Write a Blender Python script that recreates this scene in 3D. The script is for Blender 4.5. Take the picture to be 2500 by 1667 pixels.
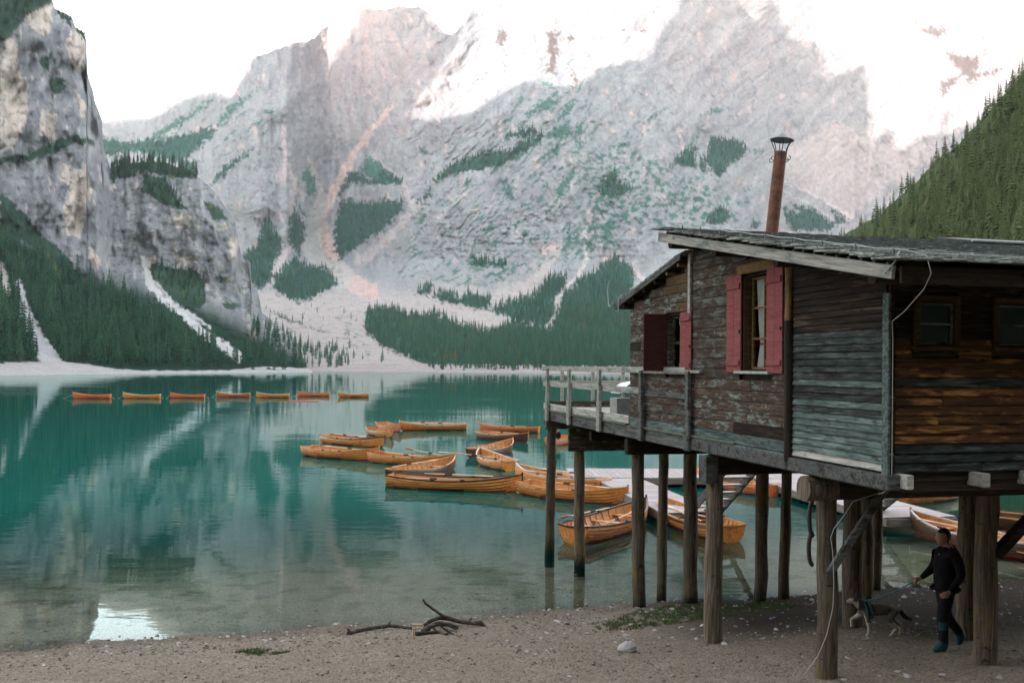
import bpy, bmesh, math, random
import numpy as np
from mathutils import Vector, Matrix, Euler

random.seed(7)
SC = bpy.context.scene
for o in list(bpy.data.objects):
    bpy.data.objects.remove(o)
COL = SC.collection

# ------------------------------------------------------------------ camera
F, CX, CY, TH, H = 2250.0, 1250.0, 893.0, 0.008, 4.6      # photo is 2500 x 1667
cam = bpy.data.cameras.new('camera')
cam.sensor_width = 36.0
cam.lens = F / 2500 * 36
cam.shift_y = (CY - 833.5) / 2500
cam.clip_start = 0.1
cam.clip_end = 20000
co = bpy.data.objects.new('camera', cam)
COL.objects.link(co)
co.matrix_world = Matrix.Translation((0, 0, H)) @ Matrix.Rotation(math.pi / 2, 4, 'X') @ Matrix.Rotation(TH, 4, 'Z')
SC.camera = co

# ------------------------------------------------------------------ light
SUN_EL, SUN_AZ = 8.0, 20.0            # elevation; degrees to the left of straight behind the camera
se, sa = math.radians(SUN_EL), math.radians(SUN_AZ)
SUNV = Vector((-math.sin(sa) * math.cos(se), -math.cos(sa) * math.cos(se), math.sin(se)))   # towards the sun
world = bpy.data.worlds.new('World')
SC.world = world
world.use_nodes = True
wn = world.node_tree
for n in list(wn.nodes):
    wn.nodes.remove(n)
sky = wn.nodes.new('ShaderNodeTexSky')
sky.sky_type = 'NISHITA'
sky.sun_disc = False
sky.sun_elevation = se
sky.sun_rotation = math.atan2(SUNV.x, SUNV.y)
sky.altitude = 1500
sky.air_density = 1.0
sky.dust_density = 2.0
sky.ozone_density = 1.0
hs = wn.nodes.new('ShaderNodeHueSaturation')
hs.inputs['Saturation'].default_value = 0.34
tint = wn.nodes.new('ShaderNodeMix')
tint.data_type = 'RGBA'
tint.blend_type = 'MULTIPLY'
tint.inputs[0].default_value = 1.0
tint.inputs[7].default_value = (1.0, 0.965, 0.945, 1)
bg = wn.nodes.new('ShaderNodeBackground')
bg.inputs[1].default_value = 0.15
wo = wn.nodes.new('ShaderNodeOutputWorld')
wn.links.new(sky.outputs[0], hs.inputs['Color'])
wn.links.new(hs.outputs[0], tint.inputs[6])
wn.links.new(tint.outputs[2], bg.inputs[0])
wn.links.new(bg.outputs[0], wo.inputs[0])
sl = bpy.data.lights.new('sun', 'SUN')
sl.energy = 2.0
sl.angle = math.radians(0.35)
sl.color = (1.0, 0.84, 0.78)
so = bpy.data.objects.new('sun', sl)
COL.objects.link(so)
so.rotation_euler = SUNV.to_track_quat('Z', 'Y').to_euler()
so.location = (0, 0, 60)

SC.view_settings.view_transform = 'Standard'
SC.view_settings.look = 'None'
SC.view_settings.gamma = 1
SC.view_settings.use_curve_mapping = False
SC.view_settings.exposure = 3.4
SC.render.engine = 'CYCLES'
SC.cycles.use_denoising = True
SC.cycles.max_bounces = 8
SC.cycles.diffuse_bounces = 3
SC.cycles.glossy_bounces = 3
SC.cycles.transparent_max_bounces = 8
SC.cycles.volume_bounces = 0
SC.cycles.caustics_reflective = False
SC.cycles.caustics_refractive = False
SC.cycles.sample_clamp_indirect = 6

# ------------------------------------------------------------------ picture rays -> places
_c, _s = math.cos(TH), math.sin(TH)
def ray(px, py):
    u = (px - CX) / F
    v = (CY - py) / F
    return u * _c - v * _s, u * _s + v * _c
def P(px, py, Y):
    rx, rz = ray(px, py)
    return Vector((rx * Y, Y, H + rz * Y))
def G(px, py, z=0.0):
    rx, rz = ray(px, py)
    Y = (z - H) / rz
    return Vector((rx * Y, Y, z))
def raysv(PX, PY):
    u = (PX - CX) / F
    v = (CY - PY) / F
    return u * _c - v * _s, u * _s + v * _c

# ------------------------------------------------------------------ numpy noise
def _hash(ix, iy, seed):
    h = (ix.astype(np.int64) * 374761393 + iy.astype(np.int64) * 668265263 + seed * 2147483647) & 0xFFFFFFFF
    h = ((h ^ (h >> 13)) * 1274126177) & 0xFFFFFFFF
    h = h ^ (h >> 16)
    return h
def perlin(x, y, seed=0):
    x = np.asarray(x, float); y = np.asarray(y, float)
    ix = np.floor(x); iy = np.floor(y)
    fx = x - ix; fy = y - iy
    ux = fx * fx * fx * (fx * (fx * 6 - 15) + 10)
    uy = fy * fy * fy * (fy * (fy * 6 - 15) + 10)
    def g(dx, dy):
        a = _hash(ix + dx, iy + dy, seed) / 4294967295.0 * 2 * math.pi
        return np.cos(a) * (fx - dx) + np.sin(a) * (fy - dy)
    n0 = g(0, 0) * (1 - ux) + g(1, 0) * ux
    n1 = g(0, 1) * (1 - ux) + g(1, 1) * ux
    return (n0 * (1 - uy) + n1 * uy) * 1.5
def fbm(x, y, seed=0, octv=5, gain=0.5, lac=2.03):
    a, t, n = 1.0, 0.0, 0.0
    for k in range(octv):
        t = t + a * perlin(x, y, seed + k * 17)
        n += a
        a *= gain
        x = np.asarray(x) * lac; y = np.asarray(y) * lac
    return t / n
def ridged(x, y, seed=0, octv=5, gain=0.5):
    a, t, n = 1.0, 0.0, 0.0
    for k in range(octv):
        t = t + a * (1 - 2 * np.abs(perlin(x, y, seed + k * 31)))
        n += a
        a *= gain
        x = np.asarray(x) * 2.07; y = np.asarray(y) * 2.07
    return t / n
def sstep(a, b, x):
    t = np.clip((x - a) / (b - a), 0, 1)
    return t * t * (3 - 2 * t)
def pip(PX, PY, poly):
    """inside-polygon mask, vectorised"""
    px = np.array([p[0] for p in poly]); py = np.array([p[1] for p in poly])
    out = np.zeros(PX.shape, bool)
    sel = (PX >= px.min()) & (PX <= px.max()) & (PY >= py.min()) & (PY <= py.max())
    if not sel.any():
        return out
    x = PX[sel]; y = PY[sel]
    c = np.zeros(x.shape, bool)
    j = len(px) - 1
    for i in range(len(px)):
        if py[i] != py[j]:
            t = ((py[i] > y) != (py[j] > y)) & (x < (px[j] - px[i]) * (y - py[i]) / (py[j] - py[i]) + px[i])
            c ^= t
        j = i
    out[sel] = c
    return out
def pdist(PX, PY, line, closed=False):
    """distance to a polyline and position along it (0..1)"""
    best = np.full(PX.shape, 1e9); tt = np.zeros(PX.shape)
    pts = list(line) + ([line[0]] if closed else [])
    n = len(pts) - 1
    for i in range(n):
        ax, ay = pts[i][:2]; bx, by = pts[i + 1][:2]
        dx, dy = bx - ax, by - ay
        L = dx * dx + dy * dy + 1e-9
        t = np.clip(((PX - ax) * dx + (PY - ay) * dy) / L, 0, 1)
        d = np.hypot(PX - ax - t * dx, PY - ay - t * dy)
        m = d < best
        best = np.where(m, d, best); tt = np.where(m, (i + t) / n, tt)
    return best, tt
def zz(ox, oy, sc):
    return lambda *p: [(ox + p[i] / sc, oy + p[i + 1] / sc) for i in range(0, len(p), 2)]
q1 = zz(0, 0, 1.88); q2 = zz(1250, 0, 1.88)
z1 = zz(200, 150, 3.357); z2 = zz(800, 150, 3.357); z3 = zz(1400, 100, 3.357)
z4 = zz(0, 560, 3.357); z5 = zz(600, 560, 3.357); z6 = zz(1000, 500, 3.92)

# ------------------------------------------------------------------ objects
def tag(o, label=None, cat=None, group=None, kind=None):
    if label: o['label'] = label
    if cat: o['category'] = cat
    if group: o['group'] = group
    if kind: o['kind'] = kind
    return o
def empty(name, loc=(0, 0, 0), rz=0.0):
    o = bpy.data.objects.new(name, None)
    COL.objects.link(o)
    o.location = loc
    o.rotation_euler = (0, 0, rz)
    o.empty_display_size = 0.1
    return o
def add(name, me, parent=None, loc=None, rot=None):
    o = bpy.data.objects.new(name, me)
    COL.objects.link(o)
    if parent is not None: o.parent = parent
    if loc is not None: o.location = loc
    if rot is not None: o.rotation_euler = rot
    return o
def copy_tree(o, parent=None):
    c = o.copy()
    COL.objects.link(c)
    c.parent = parent
    for ch in list(o.children):
        copy_tree(ch, c)
    return c

class MB:
    """collects shapes for ONE mesh"""
    def __init__(self):
        self.v = []; self.f = []; self.m = []; self.s = []
    def raw(self, vs, fs, mi=0, smooth=False):
        b = len(self.v)
        self.v += [tuple(p) for p in vs]
        for q in fs:
            self.f.append(tuple(i + b for i in q)); self.m.append(mi); self.s.append(smooth)
    def box(self, c, size, R=None, mi=0, ch=0.0):
        hx, hy, hz = size[0] / 2, size[1] / 2, size[2] / 2
        R = R or Matrix.Identity(3)
        c = Vector(c)
        if ch <= 0:
            vs = [c + R @ Vector((sx * hx, sy * hy, sz * hz)) for sx in (-1, 1) for sy in (-1, 1) for sz in (-1, 1)]
            fs = [(0, 1, 3, 2), (4, 6, 7, 5), (0, 4, 5, 1), (2, 3, 7, 6), (0, 2, 6, 4), (1, 5, 7, 3)]
            self.raw(vs, fs, mi)
            return
        ch = min(ch, hx * .45, hy * .45, hz * .45)
        idx = {}; vs = []
        for sx in (-1, 1):
            for sy in (-1, 1):
                for sz in (-1, 1):
                    for a in range(3):
                        p = [sx * (hx - ch), sy * (hy - ch), sz * (hz - ch)]
                        p[a] = (sx * hx, sy * hy, sz * hz)[a]
                        idx[(sx, sy, sz, a)] = len(vs)
                        vs.append(c + R @ Vector(p))
        fs = []
        for a in range(3):
            b, d = [(1, 2), (2, 0), (0, 1)][a]
            for s in (-1, 1):
                q = []
                for (sb, sd) in ((-1, -1), (1, -1), (1, 1), (-1, 1)):
                    k = [0, 0, 0]; k[a] = s; k[b] = sb; k[d] = sd
                    q.append(idx[(k[0], k[1], k[2], a)])
                fs.append(tuple(q if s > 0 else q[::-1]))
        for a in range(3):            # edges parallel to axis a
            b, d = [(1, 2), (2, 0), (0, 1)][a]
            for sb in (-1, 1):
                for sd in (-1, 1):
                    k1 = [0, 0, 0]; k1[a] = -1; k1[b] = sb; k1[d] = sd
                    k2 = list(k1); k2[a] = 1
                    q = [idx[(*k1, b)], idx[(*k2, b)], idx[(*k2, d)], idx[(*k1, d)]]
                    fs.append(tuple(q if sb * sd < 0 else q[::-1]))
        for sx in (-1, 1):
            for sy in (-1, 1):
                for sz in (-1, 1):
                    q = [idx[(sx, sy, sz, 0)], idx[(sx, sy, sz, 1)], idx[(sx, sy, sz, 2)]]
                    fs.append(tuple(q if sx * sy * sz > 0 else q[::-1]))
        self.raw(vs, fs, mi)
    def bar(self, a, b, w, h, mi=0, ch=0.0, up=(0, 0, 1)):
        a = Vector(a); b = Vector(b); d = b - a; L = d.length
        x = d.normalized(); u = Vector(up)
        y = u.cross(x)
        if y.length < 1e-4: y = Vector((0, 1, 0)).cross(x)
        y.normalize(); z = x.cross(y)
        R = Matrix((x, y, z)).transposed()
        self.box((a + b) / 2, (L, w, h), R, mi, ch)
    def tube(self, path, rad, n=8, mi=0, cap=True, smooth=True, jit=0.0, rnd=None):
        path = [Vector(p) for p in path]
        m = len(path)
        if not hasattr(rad, '__len__'): rad = [rad] * m
        vs = []
        ref = None
        for i in range(m):
            t = (path[min(i + 1, m - 1)] - path[max(i - 1, 0)]).normalized()
            if ref is None:
                ref = Vector((0, 0, 1)) if abs(t.z) < .9 else Vector((1, 0, 0))
            x = ref - t * ref.dot(t); x.normalize(); y = t.cross(x); ref = x
            for k in range(n):
                a = 2 * math.pi * k / n
                r = rad[i] * (1 + (rnd.uniform(-jit, jit) if rnd else 0))
                vs.append(path[i] + (x * math.cos(a) + y * math.sin(a)) * r)
        fs = []
        for i in range(m - 1):
            for k in range(n):
                k2 = (k + 1) % n
                fs.append((i * n + k, i * n + k2, (i + 1) * n + k2, (i + 1) * n + k))
        self.raw(vs, fs, mi, smooth)
        if cap:
            self.raw(vs[:n], [tuple(range(n))[::-1]], mi)
            self.raw(vs[-n:], [tuple(range(n))], mi)
    def mesh(self, name, mats):
        me = bpy.data.meshes.new(name)
        me.from_pydata([tuple(p) for p in self.v], [], self.f)
        for m_ in (mats if isinstance(mats, (list, tuple)) else [mats]):
            me.materials.append(m_)
        me.polygons.foreach_set('material_index', self.m)
        me.polygons.foreach_set('use_smooth', self.s)
        me.update()
        return me
    def build(self, name, mats, parent=None, loc=None, rot=None):
        return add(name, self.mesh(name, mats), parent, loc, rot)

def grid_mesh(name, V, mats, keep=None, cols=None, smooth=True):
    """V (ny,nx,3) -> quad mesh; keep (ny-1,nx-1) mask; cols (ny,nx,3) linear colour attribute"""
    ny, nx = V.shape[:2]
    ii = np.arange(ny * nx).reshape(ny, nx)
    q = np.stack([ii[:-1, :-1], ii[:-1, 1:], ii[1:, 1:], ii[1:, :-1]], -1)
    q = q[keep] if keep is not None else q.reshape(-1, 4)
    used = np.zeros(ny * nx, bool); used[q.ravel()] = True
    remap = np.cumsum(used) - 1
    q = remap[q]
    vv = V.reshape(-1, 3)[used]
    me = bpy.data.meshes.new(name)
    me.vertices.add(len(vv)); me.vertices.foreach_set('co', vv.astype(np.float32).ravel())
    me.loops.add(q.size); me.loops.foreach_set('vertex_index', q.astype(np.int32).ravel())
    me.polygons.add(len(q))
    me.polygons.foreach_set('loop_start', np.arange(0, q.size, 4, dtype=np.int32))
    me.polygons.foreach_set('loop_total', np.full(len(q), 4, np.int32))
    me.polygons.foreach_set('use_smooth', np.full(len(q), smooth))
    if cols is not None:
        a = me.color_attributes.new('albedo', 'FLOAT_COLOR', 'POINT')
        c = np.ones((len(vv), 4), np.float32); c[:, :3] = cols.reshape(-1, 3)[used]
        a.data.foreach_set('color', c.ravel())
    for m_ in (mats if isinstance(mats, (list, tuple)) else [mats]):
        me.materials.append(m_)
    me.update(calc_edges=True)
    me.validate()
    return me

# ------------------------------------------------------------------ materials
class NT:
    def __init__(self, name):
        self.mat = bpy.data.materials.new(name)
        self.mat.use_nodes = True
        self.t = self.mat.node_tree
        self.t.nodes.clear()
        self.out = self.t.nodes.new('ShaderNodeOutputMaterial')
    def n(self, typ, **kw):
        nd = self.t.nodes.new(typ)
        for k, v in kw.items():
            setattr(nd, k, v)
        return nd
    def l(self, a, b):
        self.t.links.new(a, b)
    def noise(self, vec, scale, detail=6, rough=.6, dist=0.0):
        nd = self.n('ShaderNodeTexNoise')
        nd.inputs['Scale'].default_value = scale
        nd.inputs['Detail'].default_value = detail
        nd.inputs['Roughness'].default_value = rough
        nd.inputs['Distortion'].default_value = dist
        if vec is not None: self.l(vec, nd.inputs['Vector'])
        return nd.outputs[0]
    def ramp(self, fac, stops):
        nd = self.n('ShaderNodeValToRGB')
        el = nd.color_ramp.elements
        while len(el) < len(stops): el.new(0.5)
        for e, (p, c) in zip(el, stops):
            e.position = p
            e.color = (*c, 1) if len(c) == 3 else c
        self.l(fac, nd.inputs[0])
        return nd.outputs[0]
    def mapv(self, vec, scale=(1, 1, 1), rot=(0, 0, 0)):
        nd = self.n('ShaderNodeMapping')
        nd.inputs['Scale'].default_value = scale
        nd.inputs['Rotation'].default_value = rot
        self.l(vec, nd.inputs['Vector'])
        return nd.outputs[0]
    def mix(self, fac, a, b, blend='MIX'):
        nd = self.n('ShaderNodeMix', data_type='RGBA', blend_type=blend)
        for sk, val in ((nd.inputs[0], fac), (nd.inputs[6], a), (nd.inputs[7], b)):
            if isinstance(val, (int, float)): sk.default_value = val
            elif isinstance(val, tuple): sk.default_value = (*val, 1)
            else: self.l(val, sk)
        return nd.outputs[2]
    def math(self, op, a, b=0.0, clamp=False):
        nd = self.n('ShaderNodeMath', operation=op, use_clamp=clamp)
        for sk, val in ((nd.inputs[0], a), (nd.inputs[1], b)):
            if isinstance(val, (int, float)): sk.default_value = val
            else: self.l(val, sk)
        return nd.outputs[0]
    def ocoord(self, rnd=True):
        tc = self.n('ShaderNodeTexCoord')
        if not rnd: return tc.outputs['Object']
        oi = self.n('ShaderNodeObjectInfo')
        m = self.math('MULTIPLY', oi.outputs['Random'], 57.0)
        ad = self.n('ShaderNodeVectorMath', operation='ADD')
        self.l(tc.outputs['Object'], ad.inputs[0]); self.l(m, ad.inputs[1])
        return ad.outputs[0]
    def rnd(self):
        return self.n('ShaderNodeObjectInfo').outputs['Random']
    def pos(self):
        return self.n('ShaderNodeNewGeometry').outputs['Position']
    def bsdf(self, col, rough=.8, spec=.3, bump=None, bstr=.3, bdist=.01, metal=0.0, coat=0.0):
        b = self.n('ShaderNodeBsdfPrincipled')
        for key, val in (('Base Color', col), ('Roughness', rough), ('Metallic', metal)):
            if isinstance(val, tuple): b.inputs[key].default_value = (*val, 1)
            elif isinstance(val, (int, float)): b.inputs[key].default_value = val
            else: self.l(val, b.inputs[key])
        b.inputs['Specular IOR Level'].default_value = spec
        b.inputs['Coat Weight'].default_value = coat
        b.inputs['Coat Roughness'].default_value = .25
        if bump is not None:
            bp = self.n('ShaderNodeBump')
            bp.inputs['Strength'].default_value = bstr
            bp.inputs['Distance'].default_value = bdist
            self.l(bump, bp.inputs['Height'])
            self.l(bp.outputs[0], b.inputs['Normal'])
        self.l(b.outputs[0], self.out.inputs[0])
        return b
def wood(name, dark, mid, light, patch=None, pamt=.5, pscale=(1.2, 5, 5), stretch=(1.0, 16, 16), scale=2.2, rough=.85, spec=.08,
         bstr=.5, bdist=.006, vary=.35, coat=0.0, knots=True):
    t = NT(name)
    v = t.ocoord()
    gv = t.mapv(v, stretch)
    g = t.noise(gv, scale, 9, .68, .4)
    col = t.ramp(g, [(.3, dark), (.5, mid), (.72, light)])
    if patch:
        p = t.noise(t.mapv(v, pscale), 1.6, 7, .66, .6)
        pf = t.ramp(p, [(max(0, .62 - pamt * .25), (0, 0, 0)), (min(1, .74 - pamt * .2), (1, 1, 1))])
        col = t.mix(pf, col, patch)
    if knots:
        k = t.noise(t.mapv(v, (1.5, 4, 4)), 3.3, 2, .4)
        kf = t.ramp(k, [(.25, (1, 1, 1)), (.33, (0, 0, 0))])
        col = t.mix(t.math('MULTIPLY', kf, .7), col, tuple(c * .6 for c in dark))
    r = t.rnd()
    val = t.math('ADD', t.math('MULTIPLY', r, vary), 1 - vary / 2)
    vm = t.n('ShaderNodeVectorMath', operation='SCALE')
    t.l(col, vm.inputs[0]); t.l(val, vm.inputs['Scale'])
    t.bsdf(vm.outputs[0], rough, spec, g, bstr, bdist, coat=coat)
    return t.mat
def plain(name, col, rough=.6, spec=.3, metal=0.0, nscale=8, namt=.25, bstr=.1, bdist=.004, coat=0.0):
    t = NT(name)
    v = t.ocoord()
    n = t.noise(v, nscale, 5, .6)
    a = tuple(c * (1 - namt) for c in col); b = tuple(min(1, c * (1 + namt)) for c in col)
    t.bsdf(t.ramp(n, [(.3, a), (.7, b)]), rough, spec, n, bstr, bdist, metal, coat)
    return t.mat
# ================================================================== LARGE STRUCTURE: mountains, shores, lake
def m_rock(name, bump=1.0, nscale=.06, spec=.03):
    t = NT(name)
    at = t.n('ShaderNodeAttribute', attribute_name='albedo')
    p = t.pos()
    n1 = t.noise(p, nscale, 9, .62)
    n2 = t.noise(t.mapv(p, (1, 1, 3.0)), nscale * 4, 8, .65)
    k = t.math('ADD', t.math('MULTIPLY', n1, .5), t.math('MULTIPLY', n2, .5))
    k = t.math('ADD', k, .5)
    vm = t.n('ShaderNodeVectorMath', operation='SCALE')
    t.l(at.outputs['Color'], vm.inputs[0]); t.l(k, vm.inputs['Scale'])
    t.bsdf(vm.outputs[0], .95, spec, n2, bump, 6.0)
    return t.mat
M_ROCK = m_rock('limestone_far')
M_CLIFF = m_rock('limestone_near', .5, .12)
M_HILL = m_rock('hill_soil', .5, .2)

def terrain_grid(pxs, ysil, ybot, nrow, power=1.0):
    t = np.linspace(0, 1, nrow)[:, None] ** power
    PX = np.repeat(pxs[None, :], nrow, 0)
    PY = ysil[None, :] + (ybot - ysil)[None, :] * t
    return PX, PY
def elev(PX, PY):
    return CY + TH * (PX - CX) - PY
def to_world(PX, PY, D):
    rx, rz = raysv(PX, PY)
    return np.stack([rx * D, D, H + rz * D], -1)
def fold_back(V, n=3, step=140.0, drop=90.0):
    rows = []
    top = V[0]
    for k in range(n, 0, -1):
        r = top.copy(); r[:, 1] += step * k; r[:, 0] *= (top[:, 1] + step * k) / top[:, 1] * .98 + .02
        r[:, 2] -= drop * k
        rows.append(r)
    return np.concatenate([np.stack(rows), V], 0)
def lerp3(c, col, m):
    return c + (np.array(col)[None, None, :] - c) * m[..., None]

# ---------------------------------------------------------------- the far massif
SIL = q1(430,560, 480,545, 545,515, 680,515, 700,490, 780,410, 860,370, 930,360, 1060,290, 1200,250, 1350,200, 1440,180,
         1480,130, 1570,70, 1640,60, 1700,35, 1740,45, 1850,30, 1885,38, 1920,25, 1975,70, 1985,95, 2020,125, 2040,150, 2070,155,
         2130,110, 2160,60, 2200,30, 2240,0, 2400,-90) + [(1420,-90),(1500,-60),(1600,-140),(1720,-110),(1800,-60),(1900,-130),(2050,-200),(2250,-150),(2400,-80),(2800,-60)]
SIL = [(60, 320)] + SIL
pxs = np.arange(120, 2760, 3.6)
ysil = np.interp(pxs, [p[0] for p in SIL], [p[1] for p in SIL])
ysil = ysil + fbm(pxs / 18, pxs * 0 + 3.3, 5, 4) * 9
PX, PY = terrain_grid(pxs, ysil, np.full_like(pxs, 930.0), 330)
E_ = elev(PX, PY)
D = np.interp(E_, [-40, -17, 0, 60, 180, 260, 600, 900, 1300], [570, 609, 690, 860, 1180, 1330, 1700, 2150, 2900])
far = sstep(90, 320, E_)
D = D + far * np.interp(PX, [120, 250, 420, 600, 700, 800, 880, 1000, 1300, 1600, 1800, 1950, 2080, 2300, 2700],
                        [700, 560, 330, 40, 0, 260, 200, -30, -110, 0, 160, 520, 760, 640, 380])
# slab crests: what lies above them stands further back
LIT = [q1(455,600, 560,598, 660,585, 720,530, 780,490, 850,460, 920,435, 990,425, 1080,460, 1095,440, 1110,370, 1150,290, 1200,245, 1260,235,
          1280,330, 1300,360, 1335,350, 1345,230, 1360,200, 1400,215, 1400,330, 1450,390, 1500,385, 1530,330, 1550,170, 1640,100, 1660,-300, 400,-300, 300,620),
       q1(2150,-300, 2135,110, 2140,150, 2100,230, 1970,380, 2020,375, 1880,490, 1920,545, 2000,555, 2130,545, 2210,490, 2350,395)
       + q2(60,370, 150,400, 300,390, 380,320, 520,280, 640,270, 700,110, 780,80, 800,-300),
       q2(1030,-300, 1030,0, 1080,60, 1170,130, 1220,150, 1150,60, 1180,-20, 1230,70, 1290,185, 1360,190, 1420,210, 1430,230, 1410,370,
          1670,285, 1690,345, 1630,490, 1630,670, 1745,585, 1775,690, 1900,620, 2000,620, 2400,400, 2900,-300)]
W1 = fbm(PX / 18, PY / 18, 41, 5, .62) * 13
W2 = fbm(PX / 18 + 50, PY / 18, 43, 5, .62) * 13
WX, WY = PX + W1, PY + W2
lit = np.zeros(PX.shape, bool)
for L_ in LIT:
    lit |= pip(WX, WY, L_)
for L_, lo in ((LIT[0], 40), (LIT[1], 50)):
    m_ = pip(PX, PY, L_)
    dd, _ = pdist(PX, PY, L_, True)
    D = D + np.where(m_, sstep(0, 34, dd), 0) * lo * far
# spur in front of the left of the massif
spur = q1(640,720, 900,640, 1050,520, 1120,450, 1200,390, 1330,358, 1420,355, 1450,430, 1380,560, 1290,600, 1330,800, 1300,1000, 1200,1050, 900,1000)
m_ = pip(PX, PY, spur); dd, _ = pdist(PX, PY, spur, True)
D = D - np.where(m_, sstep(0, 60, dd), 0) * 55
slabw = q1(1560,390, 1660,60, 1760,40, 1900,30, 1990,90, 1900,330, 1800,480, 1640,640, 1560,560)
# relief
ca, sb = math.cos(.75), math.sin(.75)
XW = PX + 34 * fbm(PX / 130, PY / 130, 23, 3); YW = PY + 34 * fbm(PX / 130, PY / 130, 24, 3)
U = XW * ca - YW * sb; Vv = XW * sb + YW * ca                      # U runs up to the right (strata)
diag = sstep(900, 1000, PX) * (1 - sstep(560, 700, PY + (PX - 900) * .1))
lowr = sstep(950, 1100, PX) * sstep(430, 560, PY)
rock_amp = sstep(120, 300, E_)
rel = 55 * fbm(PX / 230, PY / 230, 1, 3) + 24 * ridged(PX / 95, PY / 160, 2, 4)
strat = fbm(U / 70, Vv / 7, 3, 5, .58)
hor = fbm(PX / 60 + PY / 200, PY / 6, 4, 5, .58)
ver = ridged(PX / 26, PY / 120, 6, 5)
rel += 8 * strat * diag + 6 * hor * lowr + 13 * ver * (1 - np.clip(diag + lowr, 0, 1)) + 7 * fbm(PX / 9, PY / 11, 8, 4)
D = D + rel * rock_amp * np.where(E_ < 0, 0, 1)
D = D + (1 - rock_amp) * sstep(0, 40, E_) * 14 * fbm(PX / 60, PY / 25, 9, 4)

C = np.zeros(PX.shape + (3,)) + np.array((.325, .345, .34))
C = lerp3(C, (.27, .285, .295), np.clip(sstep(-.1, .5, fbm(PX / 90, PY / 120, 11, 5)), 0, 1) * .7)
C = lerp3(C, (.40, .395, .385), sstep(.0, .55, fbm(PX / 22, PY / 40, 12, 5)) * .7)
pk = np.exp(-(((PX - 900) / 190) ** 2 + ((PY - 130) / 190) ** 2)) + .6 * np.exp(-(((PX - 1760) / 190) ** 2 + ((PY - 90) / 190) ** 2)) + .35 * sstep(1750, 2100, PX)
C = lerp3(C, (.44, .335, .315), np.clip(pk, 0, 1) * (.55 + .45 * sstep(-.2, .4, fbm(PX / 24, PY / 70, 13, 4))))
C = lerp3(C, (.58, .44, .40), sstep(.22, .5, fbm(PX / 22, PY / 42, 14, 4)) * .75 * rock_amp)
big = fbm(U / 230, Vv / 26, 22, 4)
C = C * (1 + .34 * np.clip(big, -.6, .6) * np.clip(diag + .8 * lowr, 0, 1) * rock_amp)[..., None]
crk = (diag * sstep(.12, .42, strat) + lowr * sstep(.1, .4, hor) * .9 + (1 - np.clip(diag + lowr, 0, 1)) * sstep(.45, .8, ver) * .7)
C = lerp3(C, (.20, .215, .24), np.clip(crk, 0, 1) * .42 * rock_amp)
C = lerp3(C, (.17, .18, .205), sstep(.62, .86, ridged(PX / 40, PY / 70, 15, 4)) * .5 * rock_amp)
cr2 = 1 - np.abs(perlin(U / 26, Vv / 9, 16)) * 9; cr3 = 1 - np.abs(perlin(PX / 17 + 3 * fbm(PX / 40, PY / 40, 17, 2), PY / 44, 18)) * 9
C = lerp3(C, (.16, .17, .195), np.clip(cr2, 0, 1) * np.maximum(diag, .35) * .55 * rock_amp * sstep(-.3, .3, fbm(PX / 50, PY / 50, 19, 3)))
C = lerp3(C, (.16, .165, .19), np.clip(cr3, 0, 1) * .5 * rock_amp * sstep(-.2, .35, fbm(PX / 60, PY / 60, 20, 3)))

VEG = (.030, .105, .080)
MEAD = (.10, .17, .115)
SCREE = (.46, .42, .39)
PSCREE = (.60, .45, .40)
def paint(C, polys, col, amt=1.0, wx=None, wy=None):
    m = np.zeros(PX.shape)
    for p in polys:
        xs_ = [a for a, _ in p]; ys_ = [b for _, b in p]
        sel = (PX > min(xs_) - 24) & (PX < max(xs_) + 24) & (PY > min(ys_) - 24) & (PY < max(ys_) + 24)
        if not sel.any(): continue
        x, y = WX[sel], WY[sel]
        d, _ = pdist(x, y, p, True)
        sd = np.where(pip(x, y, p), d, -d)
        m[sel] = np.maximum(m[sel], sstep(-3, 6, sd + FN[sel] * 11))
    out = C.copy()
    cv = np.array(col)[None, None, :] * (1 + .35 * FN2[..., None])
    out = C + (cv - C) * (m * amt)[..., None]
    return out, m > .5
def stroke(C, line, w0, w1, col, amt=1.0, rag=.5):
    d, t = pdist(WX, WY, line)
    w = w0 + (w1 - w0) * t
    m = sstep(0, 1, (w - d + rag * 6 * fbm(PX / 9, PY / 9, 77, 3)) / 5)
    return lerp3(C, col, m * amt)
# scree fan and flats
FN = fbm(PX / 7, PY / 10, 51, 4, .6) * 1.6; FN2 = fbm(PX / 9, PY / 14, 52, 4, .6)
lowland = 1 - sstep(150, 215, E_ + 26 * fbm(PX / 60, PY / 60, 21, 3))
C = lerp3(C, SCREE, lowland)
C = stroke(C, q1(1800,490, 1720,580, 1640,680, 1560,820, 1510,930, 1460,1000, 1490,1080, 1510,1170, 1570,1270, 1700,1340), 7, 24, PSCREE, .95)
C = stroke(C, q1(1480,900, 1440,1020, 1430,1150, 1480,1230, 1560,1270), 12, 36, (.50, .50, .46), .8)
C = stroke(C, q1(1300,700, 1360,850, 1330,950, 1380,1060, 1300,1180, 1240,1290), 6, 13, (.55, .47, .44), .7)
C = stroke(C, q1(1420,730, 1460,860, 1500,930), 8, 14, (.50, .47, .43), .7)
C = stroke(C, q1(1290,560, 1310,700, 1300,820), 5, 12, (.56, .45, .42), .8)
C = stroke(C, q1(1650,1200, 1800,1080, 1900,960, 1850,840, 1700,700), 16, 4, (.52, .45, .43), .7)
C = stroke(C, z6(1440,420, 1330,560, 1270,680, 1130,800, 900,880), 10, 26, SCREE, .95)
C = stroke(C, z6(1730,60, 1690,260, 1690,520, 1620,680, 1500,790, 1390,930, 1430,1040, 1520,1130, 1660,1200), 7, 8, (.60, .54, .50), .95)
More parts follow.
